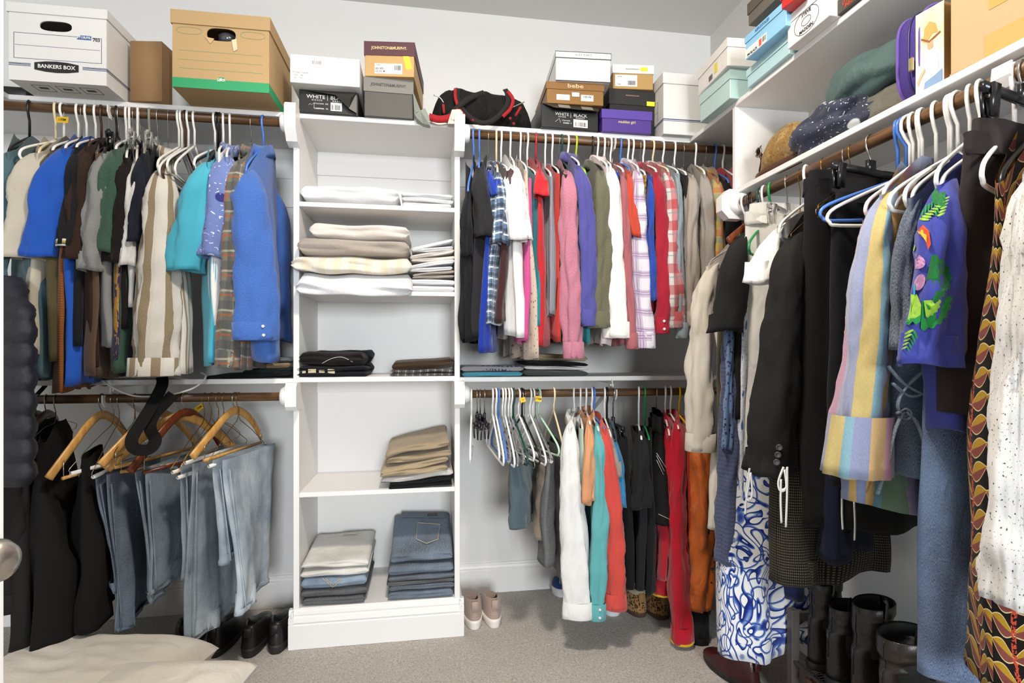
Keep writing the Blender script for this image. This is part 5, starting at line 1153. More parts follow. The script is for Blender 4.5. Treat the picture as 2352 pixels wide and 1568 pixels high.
sticker(o, w*.58, h*.2, w*.68, h*.55, plain('#e8d838', .5)); sticker(o, w*.05, h*.05, w*.3, h*.35, INKW); barcode(o, w*.4, h*.1, w*.52, h*.3)
zc1 = zt_
o, w, h, zt_, lh = shoebox('grey brown shoe box high in the corner behind the light blue one', (1719, 60, 1785, -5, -60), zc1, .2, card('#6b655c', .6), card('#5c574f', .6), .5, Yf=None)
o, w, h, zt_, lh = shoebox('mint shoe box under the light blue one on the right-hand top shelf', (1717, 203, 1813, 123, 76), ZT, .27, mint2, mint2, .38)
o, w, h, zt_, lh = shoebox('light blue shoe box with a white paper label on the right-hand top shelf', (1713, 138, 1806, 58, 0), zt_, .27, sky, sky, .28)
sticker(o, .0, h*.03, w*.55, h*.42, INKW); lettering(o, '7M BLACK', .012, w*.18, h*.12, -.0016, INK, True); sticker(o, w*.36, h*.08, w*.42, h*.36, plain('#d8584c', .5), -.0012); barcode(o, w*.44, h*.14, w*.53, h*.36); lettering(o, 'AEROSOLES', .014, w*.45, h-lh*.5, -.0042, plain('#2c6a9c', .5))
o, w, h, zt_, lh = shoebox('white shoe box with an oval emblem on the right-hand top shelf', (1809, 114, 1906, 35, -46), ZT, .30, plain('#e8e6e2', .4), plain('#eae8e4', .4), .25)
ov = lambda a, b: tube([(w*.47+a*math.cos(q), -.0008, h*.42+b*math.sin(q)) for q in [2*math.pi*i/36 for i in range(36)]], .0007, 4, True)
local(o, 'emblem', join(ov(.052, .036), ov(.02, .012)), INK); lettering(o, 'STEVE', .015, w*.47, h*.42+.024, -.001, INK, True); lettering(o, 'MADDEN', .014, w*.47, h*.42-.024, -.001, INK, True)
o, w, h, zt2, lh = shoebox('red shoe box on top of the white emblem box', (1795, 22, 1838, -10, -40), zt_, .22, plain('#b8281c', .45), plain('#c02c20', .45), .3)
o, w, h, zt_, lh = shoebox('dark shoe box with red lettering at the top of the right-hand shelf', (1923, 37, 1990, -17, -56), ZT, .11, card('#4a463e', .5), card('#4a463e', .5), bare=True)
for i, tx in enumerate(('CASCADE', 'DYNAMIC', 'INSOLE')): lettering(o, tx, .015, w*.5, h*(.75-.26*i), -.001, plain('#c8482c', .5), True, squash=.9)
# second right-hand shelf
A_, rz, w, h = boxpx(2181, 179, 2420, 66, -160, Z2); o = thing('cardboard_box', 'big taped cardboard box at the right end of the second right-hand shelf', 'box', A_, rz)
local(o, 'body', rbx(0, 0, 0, w, .26, h, .004), kraft2); local(o, 'tape', bx(w*.42, -.0008, h*.55, w*.78, -.0003, h), plain('#c9a05a', .25)); local(o, 'tape', bx(w*.38, -.0008, 0, w*.75, -.0003, h*.28), plain('#c9a263', .25)); local(o, 'bottom_flap', bx(w*.01, -.002, .001, w*.7, -.0004, .006), kraft)
# picture-printed box: a person in a hat, loosely
A_, rz, w, h = boxpx(2104, 222, 2169, 194, 0, Z2); o = thing('picture_box', 'upright box printed with a sunny photo of a person in a straw hat', 'box', A_, rz)
local(o, 'body', rbx(0, 0, 0, w, .10, h, .002), card('#c49a5c'))
def gr():
    g = G('photo_print'); c = g.oc(); z = g.n('ShaderNodeSeparateXYZ', {0: c}).outputs[2]
    b = g.ramp(g.math('DIVIDE', z, h), [(0, c4('#e9e4e0')), (.35, c4('#f4ede4')), (.6, c4('#f2cf98')), (1, c4('#f6e0b8'))]); n_ = g.noise(c, 24, 3)
    g.ins(Base_Color=g.mix(g.ramp(n_, [(.45, (0, 0, 0, 1)), (.7, (.6, .6, .6, 1))]), b, c4('#fbf4e6')), Roughness=.4); return g.m
pic = local(o, 'picture', bx(0, -.0012, 0, w, -.0003, h), gr())
def flat(pts, m, y): return local(o, 'picture_detail', prism([(w*a, h*b) for a, b in pts], 'y', y-.0004, y), m)
flat([(.28, .62), (.32, .78), (.5, .84), (.72, .78), (.8, .66), (.62, .68), (.5, .64), (.4, .60)], plain('#d8a054', .5), -.0016)
flat([(.2, .66), (.5, .58), (.9, .64), (.88, .66), (.5, .605), (.22, .68)], plain('#8a5228', .5), -.0020)
flat([(.42, .60), (.62, .62), (.64, .52), (.52, .48), (.44, .52)], plain('#d8a078', .5), -.0018)
flat([(.35, .48), (.75, .50), (.82, .30), (.8, .12), (.34, .10), (.38, .3)], plain('#f4f1ec', .5), -.0019)
flat([(.06, .16), (.2, .24), (.34, .3), (.36, .26), (.2, .18), (.1, .1)], plain('#e0ac84', .5), -.0021)
flat([(.3, .0), (.34, .12), (.7, .16), (.95, .2), (.95, .06), (.6, .02)], plain('#7f9cc0', .5), -.0022)
def blob(name, label, cat, px, d, sz, mat, seed, nz=.18, flatb=True, rz=0.0, z0=None, sup=2.4, n=40, m=24):
    """soft crumpled bundle: px = centre column and bottom row, size in metres"""
    c = Vector(px) if len(px) > 2 else PD(px[0], px[1], d); z0 = c.z if z0 is None else z0; rings = []
    for j in range(1, m):
        ph = math.pi*j/m; r = abs(math.sin(ph))**(2/sup); zz = -math.copysign(abs(math.cos(ph))**(2/sup), math.cos(ph)); ring = []
        for i in range(n):
            a = 2*math.pi*i/n; x = r*math.copysign(abs(math.cos(a))**(2/sup), math.cos(a)); y = r*math.copysign(abs(math.sin(a))**(2/sup), math.sin(a))
            q = 1+nz*(noise.noise((x*1.6+seed, y*1.6, zz*1.6))+.7*(.3-abs(noise.noise((x*3.1, y*3.1+seed, zz*3.1)))))
            ring.append((sz[0]/2*x*q, sz[1]/2*y*q, max(0.0, sz[2]/2*(1+zz*q))))
        rings.append(ring)
    dta = loft(rings, True, True); o = mk(name, dta, mat, None); o.location = (c.x, c.y, z0); o.rotation_euler = (0, 0, rz); tag(o, label, cat); return o
wr = math.pi/2
SX = 1.30
def onshelf(x): return depth(PX(x, 200, SX))
tealn = cloth('#5c7a78', rough=.45, spec=.5, sheen=.1, bump=.6, wrinkle=1.0); greyn = cloth('#7c786a', rough=.45, spec=.5, sheen=.1, bump=.6, wrinkle=1.0)
q = Vector((1.31, 1.40, Z2))
blob('stuff_sack', 'grey olive nylon stuff sack under the teal one on the second right-hand shelf', 'sack', q, 0, (.2, .30, .12), greyn, 3, z0=Z2)
blob('stuff_sack', 'teal nylon stuff sack on top of the grey one beside the purple bag', 'sack', q, 0, (.2, .30, .15), tealn, 5, z0=Z2+.1)
q2 = Vector((1.25, 1.49, Z2))
blob('scarf_bundle', 'navy and white printed fabric bundle left of the stuff sacks', 'scarf', q2, 0, (.19, .30, .13), cloth('#232c48', rough=.5, spec=.5, kind='print', p={'blobs': [('#e6e8ec', 9, .26), ('#e6e8ec', 24, .16)]}), 8, .3, z0=Z2)
# patterned handbag
q3 = Vector((1.27, 1.69, Z2)); hb = thing('handbag', 'tan handbag with overlapping ring pattern and brown leather strap on the right-hand shelf', 'handbag', (q3.x, q3.y, Z2))
rings = []
for j in range(21):
    t_ = j/20; y = lerp(-.17, .17, t_); hgt = (.05+.13*math.sin(math.pi*min(1, (1-t_)*1.15+.02))**.8)*(1-.5*sm((t_-.7)/.3)); wd = .075*(1-.45*sm((t_-.65)/.35))
    rings.append([(wd*math.cos(a)*(1-.3*max(0, math.sin(a)))-.01+.006*noise.noise((a, t_*6, 2)), y, max(.002, hgt*.5*(1+math.sin(a)*1.0)+.006*noise.noise((a*2, t_*5, 1)))) for a in [2*math.pi*i/26 for i in range(26)]])
coach = cloth('#b08a4c', kind='print', p={'blobs': [('#c9a565', 26, .42), ('ring#8c6628', 26, .42)]}, wrinkle=.5)
local(hb, 'body', loft(rings, True, True), coach, True)
lea = leather('#4a2c1e', .45)
local(hb, 'base_trim', ribbon(catmull([(-.085, -.15, .012), (-.09, -.02, .014), (-.088, .1, .012), (-.05, .17, .012)], 6), .022, .004, (1, 0, 0)), lea, True)
sp = PX(1742, 350, 1.19)-Vector((q3.x, q3.y, Z2))
stx = [(1745, 338), (1741, 350), (1752, 365), (1748, 395), (1760, 404), (1775, 392), (1770, 372), (1758, 355)]
local(hb, 'strap', ribbon(catmull([PX(x, y, 1.19+.012*i)-Vector((q3.x, q3.y, Z2)) for i, (x, y) in enumerate(stx)], 6), .018, .003, (0, 1, .2)), lea, True)
local(hb, 'strap', ribbon(catmull([PX(x, y, 1.172)-Vector((q3.x, q3.y, Z2)) for x, y in [(1722, 424), (1750, 406), (1790, 392), (1840, 368)]], 6), .016, .004, (1, 0, .3)), lea, True)
local(hb, 'ring', tube([Vector((sp.x, sp.y+.016*math.cos(a), sp.z+.016*math.sin(a))) for a in [2*math.pi*i/20 for i in range(20)]], .003, 8, True), WIRE, True)
# purple zipped bag
q4 = Vector((1.303, 1.175, Z2)); pb = thing('zip_bag', 'upright purple zipped lunch bag beside the sunny picture box', 'bag', (q4.x, q4.y, Z2))
hgt = .232
prof = [(-.10+.2*x_, z_) for x_, z_ in ()]
out = []
for i in range(40):
    a = 2*math.pi*i/40; out.append((.125*math.copysign(abs(math.cos(a))**.55, math.cos(a)), hgt/2+hgt/2*math.copysign(abs(math.sin(a))**.5, math.sin(a))))
rings = [[(p[0]*s, y, hgt/2+(p[1]-hgt/2)*s) for p in out] for y, s in ((-.045, .86), (-.04, .95), (-.03, 1), (.03, 1), (.04, .95), (.045, .86))]
pur = cloth('#4b3494', rough=.55, spec=.4, sheen=.2, bump=.5)
local(pb, 'body', loft(rings, True, True), pur, True); z_ = cloth('#7d5fc0', rough=.6)
for yy in (-.03, .03): local(pb, 'piping', tube([(p[0]*1.01, yy, p[1]) for p in out], .004, 6, True), z_, True)
local(pb, 'zipper', tube([(p[0]*1.005, 0, p[1]) for p in out], .003, 6, True), plain('#2a2260', .4), True)
local(pb, 'pocket', rbx(-.09, -.056, .03, .09, -.045, hgt*.5, .006, 2), pur, True); local(pb, 'pocket_band', bx(-.09, -.0575, hgt*.5, .09, -.05, hgt*.58), cloth('#2c3cc0', rough=.8))
local(pb, 'zip_pull', rbx(-.138, -.02, hgt*.28, -.130, -.008, hgt*.42, .002), plain('#c9b890', .3, metal=.8))
pb.rotation_euler = (0, 0, .06)

A_, rz, w, h = boxpx(10, 222, 62, 225, 196, ZT, YF+.03); o = mk('black_case', rbx(-.1, 0, 0, w, .2, h, .006), plain('#18181a', .5), None); o.location = A_; o.rotation_euler = (0, 0, rz); tag(o, 'low black case peeking out left of the white storage box', 'case')
# ================================================================ folded linen and clothes
def folded(name, label, cat, xl, xr, yb, yt, z0, Yf, dep, layers, mat, seed=0, sag=0.0, tilt=0.0, jag=.006, nz=.008, group=None, back=0.0, round_=1.0):
    """layers of cloth, front folds towards the camera; returns the height of its top"""
    a, b = PY(xl, yb, Yf), PY(xr, yb, Yf); w = b.x-a.x; h = (yb-yt)/F*depth(a); o = thing(name, label, cat, (a.x, Yf, z0), 0, group)
    mats = mat if isinstance(mat, list) else [mat]; rnd = random.Random(seed); hl = h/layers; z = 0.0
    for L in range(layers):
        y0 = rnd.uniform(-jag, jag); x0 = rnd.uniform(-jag, jag); x1 = w+rnd.uniform(-jag, jag); rings = []; ph = rnd.uniform(0, 9); m = 26
        for i in range(m+1):
            s = i/m; x = lerp(x0, x1, s); e = min(1, min(s, 1-s)*m/1.6); e = math.sqrt(max(.0, 1-(1-e)**2)); ring = []; n = 26
            for k_ in range(n):
                q = 2*math.pi*k_/n; c, sn = math.cos(q), math.sin(q)
                r = hl/2*max(.25, e)*.98; yy = (dep/2)+(dep/2-r*round_)*max(-1, min(1, 1.6*c))+r*round_*c
                fy = max(0.0, (.5*dep-yy)/(.5*dep)); zz = z+hl/2+r*sn*(1+.12*noise.noise((x*9+seed, yy*9, L)))
                zz += nz*noise.noise((x*7+ph, yy*7, seed+L*.7))*(1 if L or sag else .3)+tilt*(s-.5)*w*(L+1)/layers
                yy += y0+nz*1.3*noise.noise((x*8, ph, sn*2+L))*fy
                zz += back*(yy/dep)*h*(L+1)/layers
                zz -= sag*max(0., 1-yy/max(.01, YF-Yf+.02))**1.0 if Yf < YF else 0
                ring.append((x, yy, max(zz, 0.0 if not sag else -9)))
            rings.append(ring)
        local(o, 'fold' if layers > 1 else 'cloth', loft(rings, True, True), mats[L % len(mats)], True); z += hl
    return o, z0+h
TW = terry('#e6e5e6'); TC = terry('#e3dad0'); TT = terry('#ab9f94'); TS = terry('#e4dccd', '#dcc9a0')
z = SH['towel']
folded('bath_towel', 'white bath towel rolled on the top compartment of the tower', 'towel', 688, 914, 460, 413, z, YF+.006, .26, 1, TW, 1, nz=.016)
folded('washcloth', 'white washcloth folded beside the rolled white towel', 'towel', 921, 1040, 463, 428, z, YF+.012, .22, 3, TW, 2)
z = SH['stack']
_, z1 = folded('bath_towel', 'white bath towel sagging at the bottom of the towel stack', 'towel', 678, 948, 690, 645, z, YF-.075, .36, 1, TW, 3, sag=.045, nz=.016)
_, z2 = folded('bath_towel', 'cream checked towel second from the bottom of the towel stack', 'towel', 672, 945, 655, 614, z1-.008, YF-.06, .33, 1, TS, 4, sag=.02, nz=.016)
_, z3 = folded('bath_towel', 'taupe towel in the middle of the towel stack', 'towel', 681, 938, 620, 577, z2-.004, YF-.04, .31, 1, TT, 5, nz=.016)
_, z4 = folded('bath_towel', 'cream towel on top of the towel stack', 'towel', 708, 940, 586, 546, z3-.004, YF-.02, .3, 1, TC, 6, nz=.016)
zz = z
for i, (lab, m, hh, tl, xl) in enumerate((('white', TW, 30, 0.0, 942), ('taupe', TT, 16, .12, 946), ('white', TW, 24, .18, 940), ('cream', TC, 22, .2, 942), ('white', TW, 22, .25, 944))):
    pos = ('bottom', 'second', 'third', 'fourth', 'top')[i]
    _, zz = folded('washcloth', f'{lab} washcloth, {pos} one in the small stack beside the towels', 'towel', xl, 1043, 660, 660-hh, zz, YF+.004, .22, 2, m, 20+i, tilt=tl)
blk1 = C('#2a2422', wrinkle=.8); blk2 = C('#1d1e22', wrinkle=.8); brn = C('#47382a', wrinkle=.7)
z = SH['mid']
_, z1 = folded('t_shirt', 'black tee with a cream print folded at the bottom of the left pile', 't-shirt', 686, 842, 869, 845, z, YF+.004, .26, 2, blk2, 31)
for i in range(4):
    pass
_, z2 = folded('t_shirt', 'dark brown tee crumpled on top of the printed black tee', 't-shirt', 690, 836, 846, 812, z1, YF+.012, .22, 1, blk1, 32, nz=.03)
_, z3 = folded('t_shirt', 'black tee behind the crumpled brown tee on the middle shelf', 't-shirt', 716, 852, 862, 806, z, YF+.24, .12, 2, blk2, 33, nz=.02)
o = [q for q in bpy.data.objects if q.name.startswith('t_shirt') and q.get('label', '').startswith('black tee with a cream print')][0]
for i, (x0, x1) in enumerate(((.05, .10), (.13, .24), (.28, .36), (.40, .50))):
    w_ = .28; local(o, 'print', rbx(w_*x0, -.004, .008, w_*x1, .001, .028+.004*(i % 2), .001), plain('#c9b998', .8))
local(o, 'neck_line', tube(catmull([(.09, .0, .055), (.13, -.006, .075), (.17, -.004, .08), (.21, -.002, .06)], 5), .0014, 6), plain('#b9b4ae', .7), True)
_, z1 = folded('shorts', 'grey plaid shorts folded under the brown trousers', 'shorts', 893, 1041, 865, 850, z, YF+.006, .24, 2, C('#6a625c', kind='plaid', p={'period': .03, 'bars': [('#d6d0c8', .1, .2, .8), ('#2c2826', .5, .7, .6)]}), 35)
_, z2 = folded('trousers', 'dark brown trousers folded on the grey plaid shorts', 'trousers', 897, 1040, 852, 826, z1-.002, YF+.012, .22, 1, brn, 36, tilt=.08, nz=.016)
z = SH['khaki']
_, z1 = folded('shorts', 'black shorts at the bottom of the khaki pile', 'shorts', 895, 1040, 1120, 1102, z, YF+.008, .26, 2, blk2, 41, tilt=.06)
_, z2 = folded('shorts', 'pale grey shorts between the black and the khaki shorts', 'shorts', 878, 1042, 1108, 1090, z1-.004, YF+.01, .28, 1, C('#cdc8c2', wrinkle=.7), 42, tilt=.10, nz=.014)
kh = C('#c2ad8c', wrinkle=.7)
_, z3 = folded('shorts', 'khaki shorts second from the top of the khaki pile', 'shorts', 872, 1030, 1096, 1064, z2-.006, YF+.004, .3, 2, kh, 43, tilt=.2, nz=.014)
_, z4 = folded('shorts', 'khaki shorts on top of the khaki pile', 'shorts', 888, 1034, 1070, 1030, z3-.006, YF+.02, .3, 2, C('#b8a486', wrinkle=.7), 44, tilt=.22, back=.25, nz=.014)
z = SH['floor']
bj = D('#1e1a18', '#2e2823'); lj = D('#5d7a98', '#93a9bc'); dj = D('#31465c', '#5b748c'); dj2 = D('#2c3846', '#46586a')
_, z1 = folded('jeans', 'black jeans at the bottom of the left jeans stack', 'jeans', 694, 840, 1391, 1373, z, YF+.012, .3, 1, bj, 51)
_, z2 = folded('jeans', 'black jeans second from the bottom of the left jeans stack', 'jeans', 692, 842, 1373, 1352, z1-.002, YF+.010, .3, 1, bj, 52)
o, z3 = folded('jeans', 'light blue jeans folded under the white jeans', 'jeans', 688, 842, 1352, 1322, z2-.002, YF+.006, .31, 1, lj, 53)
st = plain('#c9b48c', .7)
local(o, 'pocket_stitching', tube([(.09, -.002, .05), (.13, -.004, .012), (.17, -.002, .045)], .0012, 5), st); local(o, 'pocket_stitching', tube([(.10, -.002, .05), (.13, -.004, .02), (.16, -.002, .045)], .0012, 5), st)
o, z4 = folded('jeans', 'white jeans on top of the left jeans stack', 'jeans', 692, 846, 1322, 1288, z3-.002, YF+.004, .32, 2, C('#e2ddd2', kind='denim', col2='#ebe7de', wrinkle=.5), 54, back=.35)
local(o, 'waist_label', rbx(.12, .27, .083, .18, .295, .0845, .0005), C('#d9d4c6'))
zz = z
for i, (m, hh) in enumerate(((dj, 20), (dj2, 14), (D('#2a2622', '#3a342e'), 10), (dj2, 14), (dj, 24))):
    o, zz = folded('jeans', ('blue jeans at the bottom', 'dark blue jeans second', 'dark brown jeans third', 'dark blue jeans fourth', 'blue jeans fifth')[i]+(' of' if i == 0 else ' from the bottom of')+' the right jeans stack', 'jeans', 890+(i % 2)*3, 1042, 1384, 1384-hh, zz, YF+.008+.003*(i % 2), .29, 1, m, 60+i)
    zz -= .001
o, z5 = folded('jeans', 'blue jeans with a stitched back pocket on top of the right jeans stack', 'jeans', 898, 1040, 1384, 1362, zz, YF+.02, .30, 1, dj, 70, back=2.2)
a = .30
def onj(x, y): return Vector((x, y, .0404+.0404*2.2*(y/.30)))
pk = [onj(.105, .21), onj(.205, .19), onj(.195, .085), onj(.145, .06), onj(.10, .095)]
bpk = local(o, 'back_pocket', (pk+[p+Vector((0, 0, .004)) for p in pk], [[5, 6, 7, 8, 9]]+[[i, (i+1) % 5, 5+(i+1) % 5, 5+i] for i in range(5)]), dj); local(bpk, 'pocket_stitching', tube([p+Vector((0, 0, .0045)) for p in pk], .0013, 5, True), st)
local(o, 'waistband', ribbon([onj(.03, .28)+Vector((0, 0, .004)), onj(.12, .27)+Vector((0, 0, .004)), onj(.23, .26)+Vector((0, 0, .004))], .035, .004, (0, -.3, 1)), dj2); local(o, 'leather_patch', rbx(.15, .25, .121, .195, .275, .128, .001), leather('#3a2e28', .5))
# middle shelf, right
z = ZM
_, z1 = folded('t_shirt', 'aqua blue tee folded at the left of the right middle shelf', 't-shirt', 1062, 1200, 862, 850, z, YF+.012, .26, 1, C('#5fb4cc'), 81)
o, z2 = folded('t_shirt', 'pale grey tee with dark lettering folded on the aqua tee', 't-shirt', 1059, 1202, 851, 837, z1, YF+.01, .26, 1, C('#b9b7ba', kind='heather'), 82)
lettering(o, 'CORTLAND', .034, .17, .014, -.001, plain('#22304c', .8), True, squash=1.0)
zz = z
for i, (c_, hh, lab) in enumerate((('#5a5c5c', 14, 'grey shorts at the bottom'), ('#dcdad4', 9, 'white tee second'), ('#1b1b1d', 11, 'black tee third'), ('#a89878', 18, 'tan trousers on top'))):
    _, zz = folded('folded_clothes', lab+' of the stack in the middle of the right middle shelf' if i != 1 and i != 2 else lab+' in the stack in the middle of the right middle shelf', 'clothes', 1206, 1350, 862, 862-hh, zz, YF+.02+.004*i, .25, 1, C(c_, wrinkle=.8), 90+i, nz=.014, tilt=-.03)
# middle shelf, left
zz = z
for i, (c_, hh, lab, xl) in enumerate((('#16171a', 14, 'black folded trousers lying at the tower end of the left middle shelf', 470), ('#20342f', 8, 'dark green folded shirt on the black trousers by the tower', 560), ('#a48c6c', 14, 'tan folded trousers on the dark green shirt by the tower', 590), ('#8a9498', 12, 'grey blue folded shirt on top of the pile by the tower', 628))):
    _, zz = folded('folded_clothes', lab, 'clothes', xl, 668, 866, 866-hh, zz, YF+.03+.01*i, .24, 1, C(c_, wrinkle=.8), 100+i, nz=.016, tilt=.05)
# ================================================================ duffel bag
q0, q1 = PY(990, 285, YF-.005), PY(1232, 297, YF-.005); Wd = q1.x-q0.x
bag = thing('duffel_bag', 'black duffel bag with red trim lying on the upper shelf', 'bag', (q0.x, YF-.01, ZT))
rings = []
for j in range(49):
    s = j/48; x = Wd*s; e = math.sqrt(max(.02, 1-abs(2*s-1)**5)); top_ = (.185-.045*s+.022*noise.noise((s*4, 3, 1)))*e; ring = []
    for i in range(36):
        a = 2*math.pi*i/36; c, sn = math.cos(a), math.sin(a); qn = 1+.16*noise.noise((c*1.6+s*4, sn*1.6, s*7))+.10*(.3-abs(noise.noise((c*3, sn*3, s*13))))
        ring.append((x+.01*noise.noise((a, s*5, 2)), .12+.12*math.copysign(abs(c)**.75, c)*e*qn, max(0, top_/2*(1+math.copysign(abs(sn)**.8, sn)*qn))))
    rings.append(ring)
nyl = cloth('#1a1716', rough=.6, sheen=.1, wrinkle=1.0, bump=.7); redw = cloth('#b5232a', rough=.6, sheen=.1)
local(bag, 'body', loft(rings, True, True), nyl, True)
def bp(x, y, off=0.0): p = PY(x, y, YF-.02-off); return p-Vector((q0.x, YF-.01, ZT))
local(bag, 'strap', ribbon(catmull([bp(1052, 203, -.02), bp(1050, 222, .0), bp(1058, 245, .012), bp(1078, 268, .02), bp(1100, 281, .024), bp(1125, 280, .024), bp(1150, 262, .02), bp(1166, 238, .012), bp(1165, 215, 0), bp(1160, 205, -.02)], 6), .02, .003, (0, 1, .2)), cloth('#2a2624', rough=.7), True)
local(bag, 'strap', ribbon(catmull([bp(1112, 213, -.01), bp(1080, 225, .012), bp(1050, 248, .02), bp(1030, 270, .02)], 6), .022, .003, (0, 1, .2)), cloth('#2a2624', rough=.7), True)
local(bag, 'red_trim', ribbon(catmull([bp(1046, 203, .006), bp(1046, 225, .012), bp(1055, 250, .016), bp(1068, 268, .02)], 6), .012, .004, (0, 1, .2)), redw, True)
local(bag, 'red_trim', ribbon(catmull([bp(1166, 210, .004), bp(1178, 228, .012), bp(1172, 250, .016), bp(1155, 268, .02)], 6), .014, .004, (0, 1, .2)), redw, True)
local(bag, 'red_trim', ribbon(catmull([bp(985, 268, .014), bp(1010, 274, .02), bp(1040, 268, .02), bp(1056, 254, .018)], 6), .028, .004, (0, 1, .2)), redw, True)
for pts in ([(996, 218), (1010, 224), (1019, 236)], [(1178, 246), (1196, 238), (1204, 234)]): local(bag, 'zipper', tube(catmull([bp(x, y, .004) for x, y in pts], 5), .0025, 6), WIRE, True)
for x, y, dx in ((1018, 240, 2), (1196, 246, -12)): local(bag, 'zip_pull', tube([bp(x, y, .012), bp(x+dx, y+20, .016)], .005, 8), redw, True)
for x, y in ((1086, 276), (1172, 272), (1180, 284)): local(bag, 'toggle', xform(lathe([(0, -.006), (.005, -.004), (.006, 0), (.005, .004), (0, .006)], 10), Matrix.Translation(bp(x, y, .02))), redw, True)
tg = prism([(0, 0), (.052, .002), (.062, .05), (.05, .062), (.018, .058)], 'y', -.001, 0); p = bp(1028, 284, .032); tgo = local(bag, 'paper_tag', shift(tg, p), plain('#d9cdb0', .7))
M = Matrix.Translation(p+Vector((.028, -.0016, .016))) @ Matrix.Rotation(math.pi/2, 4, 'X'); local(tgo, 'tag_print', xform(text_mesh('Transit', .012, .0004, True), M), plain('#a8483c', .6))
# yellow sale tags on hangers
for x, y, d, tx, lab, rt in ((143, 275, 1.97, '1 ITEM', 'yellow paper tag reading 1 ITEM on a wire hanger of the upper left rod', .1), (458, 936, 2.12, 'ITEM', 'yellow paper tag on a brass wire hanger of the lower left rod', -.6), (1201, 918, 2.2, '1', 'small yellow paper tag among the empty hangers', 1.3), (1237, 916, 2.2, 'ITEM', 'yellow paper tag on the mint hanger', .08)):
    c = PD(x, y, d); o = thing('paper_tag', lab, 'tag', c, -.3); wd = .05 if x < 200 else (.04 if x < 1210 else .026)
    if x == 1201: wd = .02
    M = Matrix.Rotation(rt, 4, 'Y')
    local(o, 'card', xform(bx(-wd/2, 0, -.011, wd/2, .0005, .011), M), plain('#e8b828', .6)); local(o, 'lettering', xform(text_mesh(tx, .011, .0003, True), M @ Matrix.Translation((0, -.0006, 0)) @ Matrix.Rotation(math.pi/2, 4, 'X')), INK)
    local(o, 'string', tube([(0, .001, .0), (.002, .004, .02), (0, .006, .03)], .0008, 5), plain('#cfc8b8', .7))
# ================================================================ shoes, rack, pillows
def outline(L, Wd, z, lv, toe=1.0, n=32):
    """shoe outline: heel at y=0, toe at y=L"""
    out = []
    for i in range(n):
        a = 2*math.pi*i/n; s = (1-math.cos(a))/2; sd = math.sin(a); half = Wd/2*(.80+.2*math.sin(math.pi*min(1, s*1.1)))*(abs(sd)**.62)*(1 if s < .75 else 1-.12*(s-.75)/.25)
        out.append((math.copysign(half, sd), L*s, z))
    return out
def shoe(name, label, cat, x, y, dirr, L, Wd, mat, solemat, zf=0.0, open_=(.05, .45), H=.075, Hh=.085, sole=.026, inner='#241a18', gold=None, tongue=None, group=None):
    """x, y: heel position on the floor; dirr: heading of the toe"""
    o = thing(name, label, cat, (x, y, zf), dirr-math.pi/2, group)
    sr = [[(p[0]*k, p[1]*1.0, z) for p in outline(L, Wd, 0, 0)] for z, k in ((0, .93), (.004, 1.0), (sole*.7, 1.04), (sole, 1.0))]
    for r, z in zip(sr, (0, .004, sole*.7, sole)):
        for i, p in enumerate(r): r[i] = (p[0], p[1]-.004*(z/sole), p[2]+(.012*max(0, (p[1]/L-.8))/.2))
    local(o, 'sole', loft(sr, True, True), solemat, True)
    rings = []; N = 10; n = 32
    for j in range(N+1):
        t_ = j/N; ring = []
        for i, p in enumerate(outline(L, Wd, 0, 0)):
            s = p[1]/L
            top_ = (H if s > .35 else lerp(Hh, H, s/.35))*(1 if s < .4 else lerp(1, .55, sm((s-.4)/.6)))
            k = 1-.5*t_**2*(1 if s > .5 else .75); cx = 0; yc = lerp(.42, .30, t_)*L
            ring.append((p[0]*k, lerp(p[1], yc, .30*t_**2 if s < .5 else .62*t_**2), sole-.003+top_*math.sin(math.pi/2*t_)))
        rings.append(ring)
    last = rings[-1]; rings.append([(p[0]*.86, lerp(p[1], .3*L, .1), p[2]-.006) for p in last]); rings.append([(p[0]*.8, lerp(p[1], .3*L, .12), sole+.01) for p in last])
    local(o, 'upper', loft(rings[:-1]), mat, True)
    local(o, 'insole', loft(rings[-2:], False, True), plain(inner, .8), True)
    local(o, 'heel_tab', rbx(-.014, -.006, sole+Hh*.55, .014, .004, sole+Hh*.98, .003), mat, True)
    return o
nude = cloth('#cbb3a6', kind='hounds', col2='#b79c90', p=.008, rough=.7); nsole = plain('#e9e2da', .5)
for x, y, lab in ((1091, 1447, 'left beige knit sneaker beside the tower base'), (1137, 1443, 'right beige knit sneaker beside the tower base')):
    p = PZ(x, y, 0); shoe('sneaker', lab, 'sneaker', p.x, p.y, math.pi/2+.03, .265, .088, nude, nsole, 0, sole=.038, H=.07, Hh=.085, inner='#3a2420')
blkl = leather('#151414', .4); bsole = plain('#211d1b', .6)
for x, y, lab in ((569, 1512, 'left black leather sneaker standing beside the tower'), (631, 1503, 'right black leather sneaker touching the tower base')):
    p = PZ(x, y, 0); shoe('sneaker', lab, 'sneaker', p.x, p.y, math.pi/2+.02, .29, .098, blkl, bsole, 0, sole=.034, H=.075, Hh=.085, inner='#0c0c0c')
for x, y, dr, lab in ((420, 1508, 1.75, 'left black dress shoe under the jeans'), (488, 1512, 1.55, 'right black dress shoe under the faded jeans')):
    p = PZ(x, y, 0); shoe('dress_shoe', lab, 'shoe', p.x, p.y, dr, .3, .105, blkl, bsole, 0, sole=.026, H=.08, Hh=.095, inner='#3c2818')
bl = cloth('#2c4c86', rough=.7); ws = plain('#d9dbde', .4)
